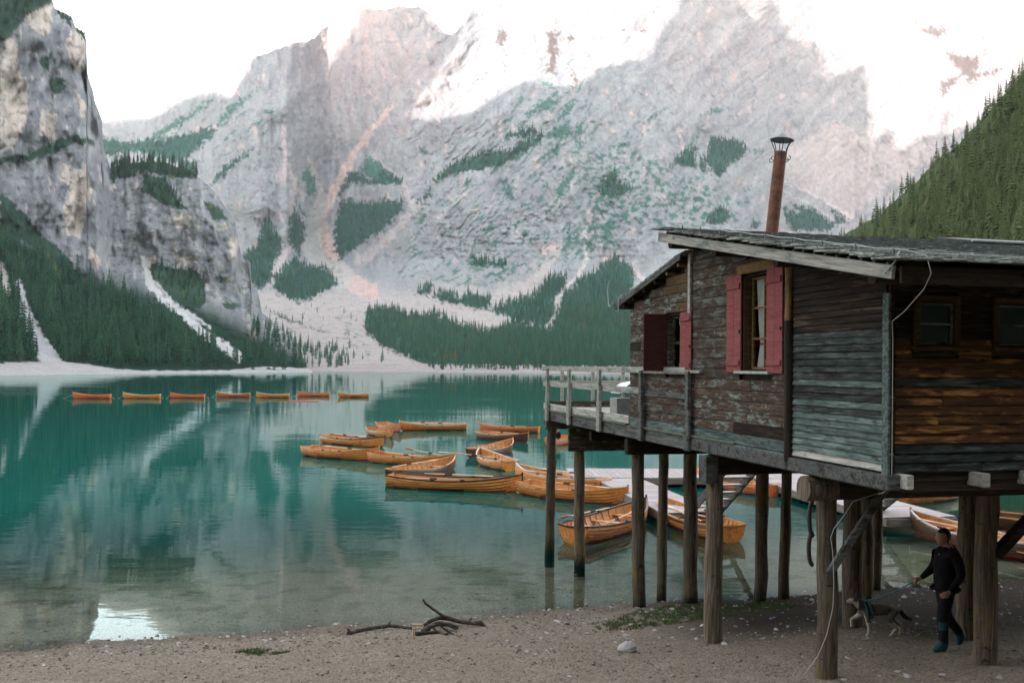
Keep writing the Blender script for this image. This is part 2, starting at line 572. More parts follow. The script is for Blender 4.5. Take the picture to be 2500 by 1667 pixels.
C = stroke(C, z6(1980,480, 2080,560, 2160,640, 2230,700), 4, 10, (.58, .50, .47), .9)
C = stroke(C, z6(1930,500, 1860,540), 12, 10, (.60, .46, .42), .9)
C = stroke(C, z6(1390,400, 1300,440), 10, 14, (.62, .46, .42), .9)
C = stroke(C, q2(1240,830, 1400,900, 1560,1000), 3, 5, (.66, .62, .60), .9, .2)
C = stroke(C, q2(1240,870, 1400,960, 1500,1030), 3, 4, (.64, .60, .58), .8, .2)
C, _ = paint(C, [q2(1240,690, 1500,560, 1700,660, 2000,640, 1900,760, 1700,880, 1560,1000, 1380,900, 1240,820)], (.60, .50, .47), .45)
for gl_ in (z2(480,520, 560,640, 590,780, 600,930), z2(540,500, 600,620, 610,720), z6(1400,60, 1320,180, 1270,320, 1240,460), z2(1480,830, 1600,920, 1700,960), z3(690,380, 680,500), z3(430,420, 440,600), z1(1620,230, 1700,400, 1740,560, 1750,740), z1(1440,760, 1435,860), z3(1380,350, 1460,480, 1560,600, 1480,660), z2(1760,1500, 1800,1290, 1870,1150), z5(940,300, 1100,80, 1250,-120, 1400,-300)):
    C = stroke(C, gl_, 3.2, 2.2, (.16, .165, .19), .7, .35)
# vegetation on the rock
FOREST_M = [q1(455,630, 600,655, 760,630, 850,615, 1000,580, 980,620, 850,740, 905,745, 900,790, 800,745, 640,700, 500,720, 440,700),
    q1(1160,690, 1060,740, 960,850, 1000,840, 1080,760),
    q1(1350,920, 1400,990, 1410,1010, 1370,960), q1(1330,990, 1360,965, 1400,1040, 1390,1110, 1370,1170, 1320,1110),
    q1(1210,1010, 1240,1005, 1260,1060, 1290,1100, 1290,1170, 1250,1220, 1250,1290, 1190,1340, 1150,1290, 1090,1200, 1180,1120),
    q1(1370,1160, 1380,1210, 1500,1230, 1560,1300, 1400,1390, 1330,1380, 1250,1330, 1260,1270),
    q1(1640,790, 1700,830, 1760,780, 1850,830, 1850,850, 1700,850, 1610,840, 1560,910, 1550,900, 1600,800),
    q1(1540,1000, 1570,915, 1700,930, 1780,915, 1850,925, 1840,980, 1730,1080, 1650,1130, 1560,1190, 1530,1160),
    z2(970,880, 1100,800, 1230,770, 1340,730, 1470,740, 1620,650, 1790,590, 1720,680, 1600,760, 1450,850, 1200,900, 1000,940, 870,1000, 850,980),
    z2(1630,620, 1420,640, 1500,580, 1680,550, 1790,590), z2(720,1150, 840,1050, 850,1100, 760,1160),
    z3(1120,790, 1240,800, 1380,830, 1430,880, 1380,960, 1280,1020, 1190,1130, 1130,1080, 1090,980),
    z3(780,1040, 900,900, 1010,870, 1010,1050, 860,1010), z3(1030,940, 1080,960, 1110,1090, 1040,1080),
    z3(1700,1370, 1860,1420, 1780,1340, 1960,1370, 2060,1450, 2150,1500, 2110,1560, 1790,1560), z3(2110,1390, 2280,1470, 2150,1510),
    z3(1080,1480, 1150,1390, 1230,1360, 1300,1430, 1240,1500, 1080,1510), z3(1470,1470, 1550,1500, 1500,1540, 1450,1530),
    z6(560,520, 640,500, 720,510, 760,560, 840,530, 930,560, 940,640, 800,590, 640,600, 560,560),
    z6(220,880, 290,820, 440,860, 480,890, 560,850, 780,900, 770,1000, 640,1000, 430,950, 300,930),
    z6(90,800, 210,770, 180,880, 70,850), z6(860,960, 1090,880, 1190,860, 1280,760, 1330,700, 1510,650, 1490,790, 1380,920, 1400,1030, 1300,1180, 1000,1100, 780,1010),
    z6(1430,940, 1500,830, 1620,720, 1770,640, 1960,480, 2110,570, 2150,660, 2120,1200, 1900,1220, 1680,1200, 1560,1110, 1450,1030),
    z3(200,1190, 340,1040, 370,1140, 490,1220, 330,1300, 220,1270)]
VEG_ONLY = [q1(1385,800, 1420,765, 1450,830, 1450,900, 1410,900), q1(1640,790, 1690,710, 1760,760, 1800,800, 1700,830),
    z2(1640,420, 1740,320, 1880,290, 1900,320, 1830,390, 1700,430, 1640,470, 1600,560), z2(1890,440, 2000,320, 2050,340, 1980,430, 1880,500),
    z2(1800,600, 1900,520, 1990,490, 2000,600, 1930,640, 1790,640), z2(2020,520, 2090,510, 2080,580, 2030,580), z2(2040,620, 2090,640, 2080,740, 2040,730),
    z2(1770,810, 1860,700, 1920,660, 1900,740, 1800,800), z2(1860,1060, 1950,930, 2000,930, 1980,1040, 1900,1130), z2(1410,960, 1540,1030, 1530,1130, 1460,1140, 1430,1050),
    z2(720,740, 760,690, 820,720, 770,745), z2(1640,1220, 1700,1150, 1690,1190), z2(1170,1500, 1270,1410, 1230,1480),
    z3(580,680, 640,610, 740,555, 760,570, 640,650), z3(1060,620, 1150,550, 1290,560, 1200,580), z3(910,900, 960,800, 1040,740, 1020,800, 960,880),
    z3(340,900, 440,780, 460,730, 450,850), z3(1450,890, 1570,900, 1570,930, 1490,910), z3(870,1220, 1000,1130, 930,1210, 830,1240), z3(1400,1230, 1470,1160, 1440,1220),
    z3(720,1390, 830,1270, 870,1260, 800,1370), z3(1360,1330, 1430,1300, 1440,1320, 1380,1350), z3(0,700, 70,680, 80,740, 40,800, 80,850, 20,900), z6(1450,470, 1530,170, 1560,260, 1570,330, 1500,450),
    z6(1690,210, 1810,180, 1800,250, 1700,260), z6(1690,330, 1750,320, 1750,430, 1690,440), z6(1830,200, 1950,150, 1980,200, 1900,350, 1850,350),
    q1(990,560, 1060,480, 1140,440, 1190,400, 1120,470, 1010,580), q1(640,660, 760,580, 980,450, 960,480, 800,600, 690,650)]
C, fm = paint(C, FOREST_M, VEG)
C, vm_ = paint(C, VEG_ONLY, (.05, .145, .11), .95)
def speck(C, poly, thr, kind=0, col=(.065, .165, .125), amt=.9, soft=40):
    d, _ = pdist(PX, PY, poly, True)
    ins = pip(PX, PY, poly)
    w = np.where(ins, sstep(0, soft, d), 0)
    n = fbm(U / 34, Vv / 9, 31 + kind, 4) if kind == 0 else fbm(PX / 15 + PY / 60, PY / 13, 37 + kind, 4)
    return lerp3(C, col, sstep(thr, thr + .12, n * (.35 + .65 * w) ) * w * amt)
C = speck(C, q1(1700,1250, 1850,1000, 2100,700, 2350,400) + z3(0,0, 300,300, 300,1500) + z6(1400,700, 700,900, 0,850), .18)
C = speck(C, q2(250,700, 500,600, 700,700, 1000,900, 1000,1100, 300,1100), .03, 1)
C = speck(C, z3(100,1560, 160,1300, 340,1050, 500,1220, 640,1300, 620,1560), -.02, 1)
C = speck(C, z6(300,850, 600,480, 1000,480, 1200,650, 900,850), .05, 1)
C = speck(C, z6(1350,700, 1450,150, 1700,100, 2000,150, 2200,450, 1900,560), .02, 1)
C = speck(C, z3(650,1560, 700,1200, 1000,1000, 1250,1150, 1450,1300, 1500,1560), .08, 1)
C = speck(C, q1(900,760, 1000,520, 1200,430, 1350,450, 1300,640, 1100,760), .2)
C = speck(C, q1(1480,1210, 1420,1100, 1500,1000, 1620,1300, 1450,1380), .0, 1, (.10, .17, .12), .8)
C = lerp3(C, (.02, .04, .05), (fm & (fbm(PX / 7, PY / 7, 61, 3) > .15)) * .5)
C, _ = paint(C, [q2(150,135, 200,140, 210,230, 200,340, 150,340, 170,240), q2(240,180, 275,150, 280,210), q2(1890,130, 2010,125, 1960,190, 1900,160), q2(1980,230, 2080,260, 2150,255, 2130,340, 2290,310, 2100,380, 2050,330), q2(1840,80, 1890,130, 1870,140), q2(-60,120, -20,160, -40,240, -70,200), q2(260,300, 310,360, 300,400), q2(1960,380, 2080,330, 1980,450), q2(590,140, 620,130, 600,170), q1(1100,280, 1125,290, 1105,300)], (.085, .062, .055), .85)  # brown patches paint in shaded hollows on the sunlit faces
# green on the flats
FLAT_F = [q1(1690,1410, 1800,1400, 1870,1440, 2000,1430, 2100,1480, 2350,1540, 2500,1570) + [(1370, 740), (1560, 760), (1620, 905), (1330, 905), (1062, 904), (1010, 880), (935, 845), (890, 810)],
          z6(1000,1100, 1300,1180, 1700,1210, 2120,1200, 2200,1560, 900,1560, 600,1300),
          z5(130,640, 340,720, 480,790, 660,850, 600,830, 330,740)]
C, ff = paint(C, FLAT_F, (.028, .08, .052))
gs = lowland * sstep(.24, .42, fbm(PX / 24, PY / 11, 71, 5, .6) + .12 * np.exp(-((PX - 850) / 60) ** 2)) * sstep(0, 25, E_) * (1 - sstep(60, 140, E_) * .6)
C = lerp3(C, (.07, .14, .09), np.clip(gs, 0, 1) * .7)
C = lerp3(C, (.42, .38, .355), (E_ < 3) * 1.0)
C = np.clip(C * (1 + .13 * fbm(PX / 5, PY / 5, 81, 3)[..., None]), 0, 1)
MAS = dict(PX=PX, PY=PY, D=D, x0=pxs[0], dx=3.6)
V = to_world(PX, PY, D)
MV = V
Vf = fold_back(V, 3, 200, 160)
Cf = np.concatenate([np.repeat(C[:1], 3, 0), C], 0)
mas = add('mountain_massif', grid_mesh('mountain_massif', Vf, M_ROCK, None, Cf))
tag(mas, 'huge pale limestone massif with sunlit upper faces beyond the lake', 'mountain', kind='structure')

# ---------------------------------------------------------------- unseen ridge behind the viewer, its crest shaped to lay shade over the valley
perp = np.array([math.cos(sa), -math.sin(sa)]); away = np.array([math.sin(sa), math.cos(sa)])
A = V[..., 0] * perp[0] + V[..., 1] * perp[1]
S_ = V[..., 0] * away[0] + V[..., 1] * away[1]
RD = 1900.0
te = math.tan(se)
Hc = V[..., 2] + te * (S_ + RD)            # crest height whose shadow just reaches the point
bw = 7.0
a0, a1 = -2600.0, 2600.0
nb = int((a1 - a0) / bw)
bi = ((A - a0) / bw).astype(int).ravel()
hc = Hc.ravel(); lt = lit.ravel()
vis = (E_ > 60).ravel()
below = ((E_ > 60) & (PY > np.interp(PX, [0, 560, 700, 900, 1000, 1330, 1560, 1700, 1900, 2120, 2300], [330, 260, 230, 330, 310, 230, 170, 420, 420, 380, 340]))).ravel()
crest = np.full(nb, np.nan)
for b in np.unique(bi[(bi >= 0) & (bi < nb)]):
    s_ = (bi == b) & vis
    if s_.sum() < 12: continue
    h_ = hc[s_]; l_ = lt[s_]
    o_ = np.argsort(h_); h_ = h_[o_]; l_ = l_[o_].astype(int)
    err = np.concatenate([[0], np.cumsum(l_)]) + np.concatenate([np.cumsum((1 - l_)[::-1])[::-1], [0]])
    k = int(np.argmin(err))
    lo_ = hc[(bi == b) & below]
    lo_ = lo_.max() if len(lo_) else 0.0
    crest[b] = h_[k - 1] if k == len(h_) else (h_[k] if k == 0 else (h_[k - 1] + h_[k]) / 2)
    crest[b] = max(crest[b], lo_)
ok = ~np.isnan(crest)
aa = a0 + (np.arange(nb) + .5) * bw
crest = np.interp(aa, aa[ok], crest[ok])
crest = np.clip(crest, 560, 1700)
ends = sstep(0, 500, np.minimum(aa - aa[ok][0] + 300, aa[ok][-1] + 300 - aa))
crest = np.where((aa < aa[ok][0]) | (aa > aa[ok][-1]), 1000 + 130 * fbm(aa / 300, aa * 0, 91, 4), crest)
nr = 26
off = np.concatenate([np.linspace(-900, -60, 10), [0.0], np.linspace(25, 1500, nr - 11)])
VR = np.zeros((nr, nb, 3))
for r in range(nr):
    o = off[r]
    fall = crest * (-o / 900.0 if o < 0 else (o / 1500.0) ** .9)
    zr = crest - fall + (fbm(aa / 160, aa * 0 + o / 160, 93, 5) * 90 if o != 0 else 0) * min(1, abs(o) / 200)
    zr = np.minimum(zr, crest)
    pos = np.outer(aa, perp) + (-(RD) + o) * away[None, :]
    VR[r, :, :2] = pos; VR[r, :, 2] = np.maximum(zr, -8 if r in (0, nr - 1) else 4)
CR = np.zeros((nr, nb, 3)) + np.array((.33, .32, .31))
CR = lerp3(CR, VEG, sstep(500, 800, 1300 - VR[..., 2]) * .9)
rid = add('shade_ridge', grid_mesh('shade_ridge', VR, M_ROCK, None, CR))
tag(rid, 'unseen mountain ridge behind the viewer, crest shaped to shade the valley', 'mountain', kind='structure')

# ---------------------------------------------------------------- near cliff and forest slope on the left shore
LS = [(-460,-420), (-200,-330), (0,-200), (90,-70), (128,0), (133,21), (175,40), (183,64), (205,80), (212,104), (214,185), (226,218), (234,255), (250,293), (252,360), (262,386), (268,412),
      (300,402), (340,396), (372,396), (405,398), (430,408), (452,414), (480,424), (487,434), (524,468), (532,480), (553,510), (574,543), (582,585),
      (590,628), (612,642), (614,686), (633,724), (638,760), (670,790), (707,825), (735,862), (750,896), (790,930)]
pxs = np.arange(-430, 782, 2.9)
ysil = np.interp(pxs, [p[0] for p in LS], [p[1] for p in LS]) + fbm(pxs / 9, pxs * 0, 101, 4) * 7 * (pxs < 700)
DS = np.interp(pxs, [-430, 0, 262, 596, 734, 790], [215, 304, 370, 470, 520, 545])
ybot = CY + TH * (pxs - CX) + H * F / DS + 9
ybot = np.maximum(ybot, ysil + 4)
PX, PY = terrain_grid(pxs, ysil, ybot, 330, .93)
E_ = elev(PX, PY)
ef = np.interp(PX, [-430, -100, 0, 100, 250, 400, 520, 620, 720], [360, 330, 300, 245, 190, 150, 115, 60, 10])
ds = np.repeat(DS[None, :], PX.shape[0], 0)
es = -H * F / ds
D = np.where(E_ < 0, ds * (1 + .13 * np.clip((E_ - es) / -es, -.6, 1)), ds * 1.13 + np.minimum(E_, ef) * .85 + np.maximum(E_ - ef, 0) * .22)
hill2 = sstep(236, 275, PX) * sstep(0, 80, E_ - ef)
D = D + hill2 * 120
# the cliff rounds away from us at its skyline
dsil = PY - ysil[None, :]
D = D + 70 * np.exp(-dsil / 22.0) * sstep(0, 60, E_ - ef)
for line in ((214,185, 226,300, 252,420), (560,500, 580,600, 612,700)):
    pts = [(line[i], line[i + 1]) for i in range(0, 6, 2)]
    d, _ = pdist(PX, PY, pts)
    D = D + 45 * np.exp(-(d / 16.0) ** 2) * sstep(0, 60, E_ - ef)
ca_ = sstep(-20, 60, E_ - ef)
rel = 30 * fbm(PX / 120, PY / 150, 111, 4) + 10 * ridged(PX / 50, PY / 120, 112, 4, .36) + 2.6 * fbm(PX / 13, PY / 38, 113, 5) + .8 * ridged(PX / 7, PY / 26, 114, 3)
D = D + rel * ca_ + (1 - ca_) * sstep(10, 50, E_) * 12 * fbm(PX / 40, PY / 30, 115, 4)
W1 = fbm(PX / 12, PY / 12, 121, 4) * 10; W2 = fbm(PX / 12 + 40, PY / 12, 122, 4) * 10
WX, WY = PX + W1, PY + W2
C = np.zeros(PX.shape + (3,)) + np.array((.215, .225, .23))
C = lerp3(C, (.17, .18, .20), sstep(.0, .5, ridged(PX / 34, PY / 120, 131, 4) - .25) * .5)
crv = 1 - np.abs(perlin(PX / 13 + 2.5 * fbm(PX / 40, PY / 40, 139, 2), PY / 60, 140)) * 8
C = lerp3(C, (.09, .095, .11), np.clip(crv, 0, 1) * .55 * sstep(-.25, .3, fbm(PX / 50, PY / 60, 144, 3)))
C = lerp3(C, (.40, .40, .40), sstep(.0, .45, fbm(PX / 34, PY / 80, 132, 4)) * .45)
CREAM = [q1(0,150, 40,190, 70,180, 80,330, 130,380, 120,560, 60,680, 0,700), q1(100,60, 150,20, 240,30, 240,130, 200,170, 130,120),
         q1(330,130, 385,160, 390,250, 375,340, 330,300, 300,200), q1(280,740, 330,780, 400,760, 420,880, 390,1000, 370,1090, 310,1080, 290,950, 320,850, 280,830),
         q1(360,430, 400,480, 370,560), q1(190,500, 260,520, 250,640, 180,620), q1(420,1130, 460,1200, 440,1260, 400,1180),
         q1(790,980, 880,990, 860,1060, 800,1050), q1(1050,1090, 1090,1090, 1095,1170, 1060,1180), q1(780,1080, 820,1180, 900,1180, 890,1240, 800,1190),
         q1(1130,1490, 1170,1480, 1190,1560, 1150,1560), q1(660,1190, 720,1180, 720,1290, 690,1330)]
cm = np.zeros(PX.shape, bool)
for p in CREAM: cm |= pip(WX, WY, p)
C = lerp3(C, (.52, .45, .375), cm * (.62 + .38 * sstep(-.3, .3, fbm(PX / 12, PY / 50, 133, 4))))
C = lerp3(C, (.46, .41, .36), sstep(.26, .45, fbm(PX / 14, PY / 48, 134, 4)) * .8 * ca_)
CV = (.022, .058, .036)
VEGL = [q1(-100,-100, 245,-20, 230,20, 140,60, 60,150, 30,190, -100,200), q1(245,40, 330,80, 330,125, 290,90), q1(335,120, 400,160, 400,200, 360,150),
        q1(-50,735, 130,705, 280,640, 350,622, 440,650, 430,665, 330,660, 260,700, 130,745, -50,760), q1(220,370, 290,350, 300,420, 240,440), q1(170,280, 240,240, 220,330),
        q1(500,770, 560,720, 760,715, 905,775, 915,820, 800,820, 700,790, 600,780, 510,830), q1(660,800, 760,820, 800,900, 860,960, 790,950, 720,920, 650,880),
        q1(690,1200, 780,1230, 900,1240, 945,1290, 940,1400, 850,1430, 760,1340, 700,1280), q1(930,920, 1000,950, 1050,1010, 980,1010),
        q1(0,880, 60,930, 130,1000, 200,1090, 300,1160, 380,1290, 250,1220, 100,1100, 0,1080), q1(980,1270, 1040,1270, 1020,1300), q1(1020,1390, 1100,1390, 1110,1410, 1040,1420)]
vl = np.zeros(PX.shape, bool)
for p in VEGL: vl |= pip(WX, WY, p)
C = lerp3(C, CV, vl * .96)
vs_ = sstep(.20, .32, fbm(PX / 17, PY / 10, 135, 4) + .1 * sstep(250, 330, PX)) * ca_
C = lerp3(C, (.04, .075, .048), vs_ * .6)
C = lerp3(C, (.15, .145, .05), sstep(.3, .42, fbm(PX / 24, PY / 20, 136, 3)) * .6 * sstep(300, 480, PX) * ca_)
slope = 1 - ca_
C = lerp3(C, (.010, .032, .020), slope)
SCR = (.39, .395, .39)
def strokeL(C, line, w0, w1, col, amt=1.0):
    d, t = pdist(WX, WY, line)
    m = sstep(0, 1, (w0 + (w1 - w0) * t - d) / 5)
    return lerp3(C, col, m * amt), m > .5
C, k1 = strokeL(C, z4(150,440, 190,620, 260,800, 340,950, 420,1080), 11, 26, SCR)
C, k2 = strokeL(C, z4(1180,240, 1220,450, 1320,560, 1500,690, 1640,830, 1800,930, 1960,1050), 9, 14, (.42, .43, .41))
C, k3 = strokeL(C, z4(0,330, 60,520), 18, 10, (.36, .33, .30))
C, k4 = strokeL(C, z4(1290,440, 1400,580, 1540,680, 1720,800), 6, 7, (.40, .41, .39), .9)
C, k5 = strokeL(C, z4(380,190, 430,270, 520,390), 6, 8, (.15, .14, .05), .9)
beach = sstep(0, 1, (np.interp(PX, [-430, 0, 150, 220, 270, 350, 560, 600, 650, 740], [3, -1, 4, -3, -13, -17, -15, -9, -5, -8]) - E_ + 3 * fbm(PX / 20, PY / 6, 137, 3)) / 3)
C = lerp3(C, (.36, .35, .33), beach)
C = np.clip(C * (1 + .13 * fbm(PX / 4, PY / 7, 138, 3)[..., None]), 0, 1)
LEFTF_OK = (slope > .4) & ~(k1 | k2 | k3 | k4) & (beach < .3) & (E_ > -12)
LEF = dict(PX=PX, PY=PY, D=D)
LTOP = vl & (ca_ > .5)
V = to_world(PX, PY, D)
LV = V
Vf = fold_back(V, 3, 60, 50); Cf = np.concatenate([np.repeat(C[:1], 3, 0), C], 0)
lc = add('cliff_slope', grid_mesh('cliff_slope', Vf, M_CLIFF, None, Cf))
tag(lc, 'grey and cream rock cliff rising over forest on the left shore', 'cliff', kind='structure')

# ---------------------------------------------------------------- forest hill on the right
RS = [(1560,886), (1750,770), (1900,650), (2048,585), (2069,568), (2101,548), (2149,528), (2165,505), (2197,480), (2234,448), (2261,420), (2293,388), (2340,354), (2367,322), (2404,284), (2441,242), (2479,208), (2500,184), (2700,40), (3100,-140)]
pxs = np.arange(1562, 3100, 5.0)
ysil = np.interp(pxs, [p[0] for p in RS], [p[1] for p in RS]) + fbm(pxs / 30, pxs * 0, 141, 4) * 8
DS = np.interp(pxs, [1560, 1900, 2200, 2500, 3100], [600, 420, 270, 180, 110])
ybot = CY + TH * (pxs - CX) + H * F / DS + 12
PX, PY = terrain_grid(pxs, ysil, ybot, 190, 1.0)
E_ = elev(PX, PY)
ds = np.repeat(DS[None, :], PX.shape[0], 0)
D = ds * (1 + np.maximum(E_, 0) / 640.0) + 9 * fbm(PX / 60, PY / 60, 142, 4) * sstep(5, 60, E_) + 30 * np.exp(-(PY - ysil[None, :]) / 18)
C = np.zeros(PX.shape + (3,)) + np.array((.06, .085, .03))
C = lerp3(C, (.15, .13, .09), sstep(.2, .5, fbm(PX / 25, PY / 60, 143, 4)) * .6)
C = lerp3(C, (.5, .48, .45), (E_ < 0) * 1.0)
RIG = dict(PX=PX, PY=PY, D=D); RE = E_
V = to_world(PX, PY, D); RV = V
Vf = fold_back(V, 3, 60, 40); Cf = np.concatenate([np.repeat(C[:1], 3, 0), C], 0)
rh = add('forest_hill', grid_mesh('forest_hill', Vf, M_HILL, None, Cf))
tag(rh, 'steep olive green forested hill rising behind the cabin roof', 'hill', kind='structure')

# ---------------------------------------------------------------- ground: beach, lake bed and an added bank as one sheet
def shore_d(X, Y):
    """metres inland from the near waterline (negative = out in the lake)"""
    return -(Y - 16.95 - .295 * X) * .955 + .5 * fbm(np.asarray(X) * .16, np.asarray(Y) * .16, 151, 3)
def ground_z(X, Y):
    X = np.asarray(X, float); Y = np.asarray(Y, float)
    d = shore_d(X, Y)
    on = .118 * d + .0035 * np.maximum(d - 6, 0) ** 2
    on = np.where(d > 22, .118 * 22 + .0035 * 256 + (d - 22) * .02, on)
    w = np.maximum(-d, 0)
    offs = -(.055 * w + .0014 * w ** 2)
    offs = np.maximum(offs, -13)
    z = np.where(d > 0, on, offs)
    near = (np.abs(X) < 45) & (Y < 60) & (Y > -20)
    shade_bank = np.clip((-Y - 9) * 1.0, 0, 22) * sstep(-60, -8, X) + np.clip((-Y - 14) * 1.1, 0, 46) * sstep(-4, 9, X)  # unseen bank added behind the viewer to darken what faces it
    shade_bank = np.maximum(shade_bank, np.clip((X - 26) * .8, 0, 40) * sstep(22, 6, Y))
    z = z + shade_bank * (1 + .2 * fbm(X / 14, Y / 14, 159, 3))
    z = z + np.where(near, .028 * fbm(X * .8, Y * .8, 152, 4), 0)
    return z
def gz(x, y):
    return float(ground_z(np.array([x]), np.array([y]))[0])
def GG(px, py):
    """where the pixel's ray meets the beach"""
    rx, rz = ray(px, py)
    Y = 14.0
    for _ in range(60):
        z = gz(rx * Y, Y)
        Yn = (z - H) / rz
        Y = Y * .4 + Yn * .6
    return Vector((rx * Y, Y, gz(rx * Y, Y)))
xs = np.concatenate([np.linspace(-2600, -60, 22), np.linspace(-50, -14, 24), np.arange(-13.5, 16, .075), np.linspace(16.5, 60, 28), np.linspace(80, 2600, 22)])
ys = np.concatenate([np.linspace(-2500, -140, 10), np.linspace(-125, -12, 30), np.linspace(-9, 7.5, 14), np.arange(8, 24, .075), np.linspace(24.3, 60, 60), np.linspace(65, 700, 24), np.linspace(800, 3600, 10)])
XX, YY = np.meshgrid(xs, ys)
ZZ = ground_z(XX, YY)
fine = (XX > -13) & (XX < 15.5) & (YY > 8.5) & (YY < 23.5)
ZZ = ZZ + np.where(fine, .012 * fbm(XX * 4, YY * 4, 153, 3) + .008 * ridged(XX * 9, YY * 9, 154, 2), 0)
Cg = np.zeros(XX.shape + (3,)) + np.array((.185, .156, .118))
dsh = shore_d(XX, YY)
Cg = lerp3(Cg, (.22, .184, .143), sstep(-.1, .4, fbm(XX * 1.2, YY * 1.6, 155, 4)) * .6)
Cg = lerp3(Cg, (.085, .068, .052), sstep(.9, .1, dsh + .4 * fbm(XX * .9, YY * .9, 156, 3)) * .55)
mud = sstep(.5, 3.0, XX - 1.2) * sstep(4.6, 2.6, dsh - .28 * np.maximum(XX - 6, 0) + .8 * fbm(XX * .7, YY * .7, 157, 4)) * sstep(-1.5, -.3, dsh)  # mask for the mud and the painted shade under the cabin
mud = np.maximum(mud, sstep(5.0, 6.5, XX) * sstep(6.0, 4.0, dsh - .5 * np.maximum(XX - 8, 0)) * sstep(-1.5, -.3, dsh))
Cg = lerp3(Cg, (.021, .0165, .0125), np.clip(mud, 0, 1) * .95)  # dark mud, deepened to paint in the shade under the cabin
Cg = lerp3(Cg, (.23, .205, .15), sstep(.0, -1.2, dsh))
Cg = lerp3(Cg, (.10, .115, .07), sstep(-5, -12, dsh))
Cg = lerp3(Cg, (.02, .035, .018), sstep(2.8, 6.0, ZZ))
Cg = lerp3(Cg, (.09, .085, .055), sstep(.0, .4, fbm(XX * 1.5, YY * 1.1, 160, 5)) * sstep(-.6, -2, dsh) * .7)
Cg = lerp3(Cg, (.20, .17, .10), sstep(.25, .5, fbm(XX * .8, YY * 1.4, 158, 4)) * sstep(-.3, -1, dsh) * .5)
def m_ground():
    t = NT('gravel_ground')
    at = t.n('ShaderNodeAttribute', attribute_name='albedo')
    p = t.pos()
    vo = t.n('ShaderNodeTexVoronoi'); vo.inputs['Scale'].default_value = 42; t.l(p, vo.inputs['Vector'])
    vo2 = t.n('ShaderNodeTexVoronoi'); vo2.inputs['Scale'].default_value = 17; t.l(p, vo2.inputs['Vector'])
    n = t.noise(p, 25, 6, .7)
    bw_ = t.n('ShaderNodeSeparateColor'); t.l(vo.outputs['Color'], bw_.inputs[0])
    k = t.math('ADD', t.math('MULTIPLY', bw_.outputs[0], .75), t.math('MULTIPLY', n, .55))
    k = t.math('ADD', k, .36)
    sc = t.n('ShaderNodeVectorMath', operation='SCALE'); t.l(at.outputs['Color'], sc.inputs[0]); t.l(k, sc.inputs['Scale'])
    h = t.math('ADD', t.math('MULTIPLY', vo.outputs['Distance'], -1.0), t.math('MULTIPLY', vo2.outputs['Distance'], -.8))
    t.bsdf(sc.outputs[0], .95, .04, h, .9, .02)
    return t.mat
gr = add('ground', grid_mesh('ground', np.stack([XX, YY, ZZ], -1), m_ground(), None, Cg))
tag(gr, 'grey brown gravel beach sloping down into the lake', 'ground', kind='structure')

# ---------------------------------------------------------------- lake
def m_water():
    t = NT('lake_water')
    p = t.pos()
    n1 = t.noise(t.mapv(p, (.55, 1.5, 1)), 1.3, 3, .5)
    n2 = t.noise(t.mapv(p, (.07, .22, 1)), 1.0, 3, .5)
    n3 = t.noise(t.mapv(p, (.03, .05, 1)), 1.0, 2, .5)
    amt = t.ramp(n3, [(.38, (.25, .25, .25)), (.62, (1, 1, 1))])
    h = t.math('ADD', t.math('MULTIPLY', t.math('MULTIPLY', n1, .022), amt), t.math('MULTIPLY', n2, .030))
    bp = t.n('ShaderNodeBump'); bp.inputs['Strength'].default_value = .34; bp.inputs['Distance'].default_value = 1.0
    t.l(h, bp.inputs['Height'])
    fr = t.n('ShaderNodeFresnel'); fr.inputs['IOR'].default_value = 1.333; t.l(bp.outputs[0], fr.inputs['Normal'])
    gl = t.n('ShaderNodeBsdfGlossy'); gl.inputs['Roughness'].default_value = .006; gl.inputs['Color'].default_value = (.74, .88, .84, 1)
    t.l(bp.outputs[0], gl.inputs['Normal'])
    sx = t.n('ShaderNodeSeparateXYZ'); t.l(p, sx.inputs[0])
    d = t.math('SUBTRACT', t.math('SUBTRACT', sx.outputs[1], 16.95), t.math('MULTIPLY', sx.outputs[0], .295))
    wob = t.noise(t.mapv(p, (.12, .12, 1)), 1.0, 3, .5)
    d = t.math('ADD', d, t.math('MULTIPLY', t.math('SUBTRACT', wob, .5), 5.0))
    mr = t.n('ShaderNodeMapRange', interpolation_type='SMOOTHSTEP')
    t.l(d, mr.inputs[0]); mr.inputs[1].default_value = 1.0; mr.inputs[2].default_value = 21.0
    tr = t.n('ShaderNodeBsdfTransparent'); tr.inputs[0].default_value = (.86, .93, .88, 1)
    df = t.n('ShaderNodeBsdfDiffuse'); df.inputs[0].default_value = (.0, .084, .067, 1)
    ms = t.n('ShaderNodeMixShader'); t.l(mr.outputs[0], ms.inputs[0]); t.l(tr.outputs[0], ms.inputs[1]); t.l(df.outputs[0], ms.inputs[2])
    m2 = t.n('ShaderNodeMixShader'); t.l(fr.outputs[0], m2.inputs[0]); t.l(ms.outputs[0], m2.inputs[1]); t.l(gl.outputs[0], m2.inputs[2])
    t.l(m2.outputs[0], t.out.inputs[0])
    return t.mat
wxs = np.array([-1500, -300, -60, -20, 0, 20, 60, 300, 1500.0]); wys = np.array([8, 20, 40, 80, 150, 300, 600, 1000, 1500.0])
WXX, WYY = np.meshgrid(wxs, wys)
lake = add('water', grid_mesh('water', np.stack([WXX, WYY, WXX * 0], -1), m_water(), None, None))
tag(lake, 'calm teal lake water mirroring the mountains', 'lake', kind='structure')
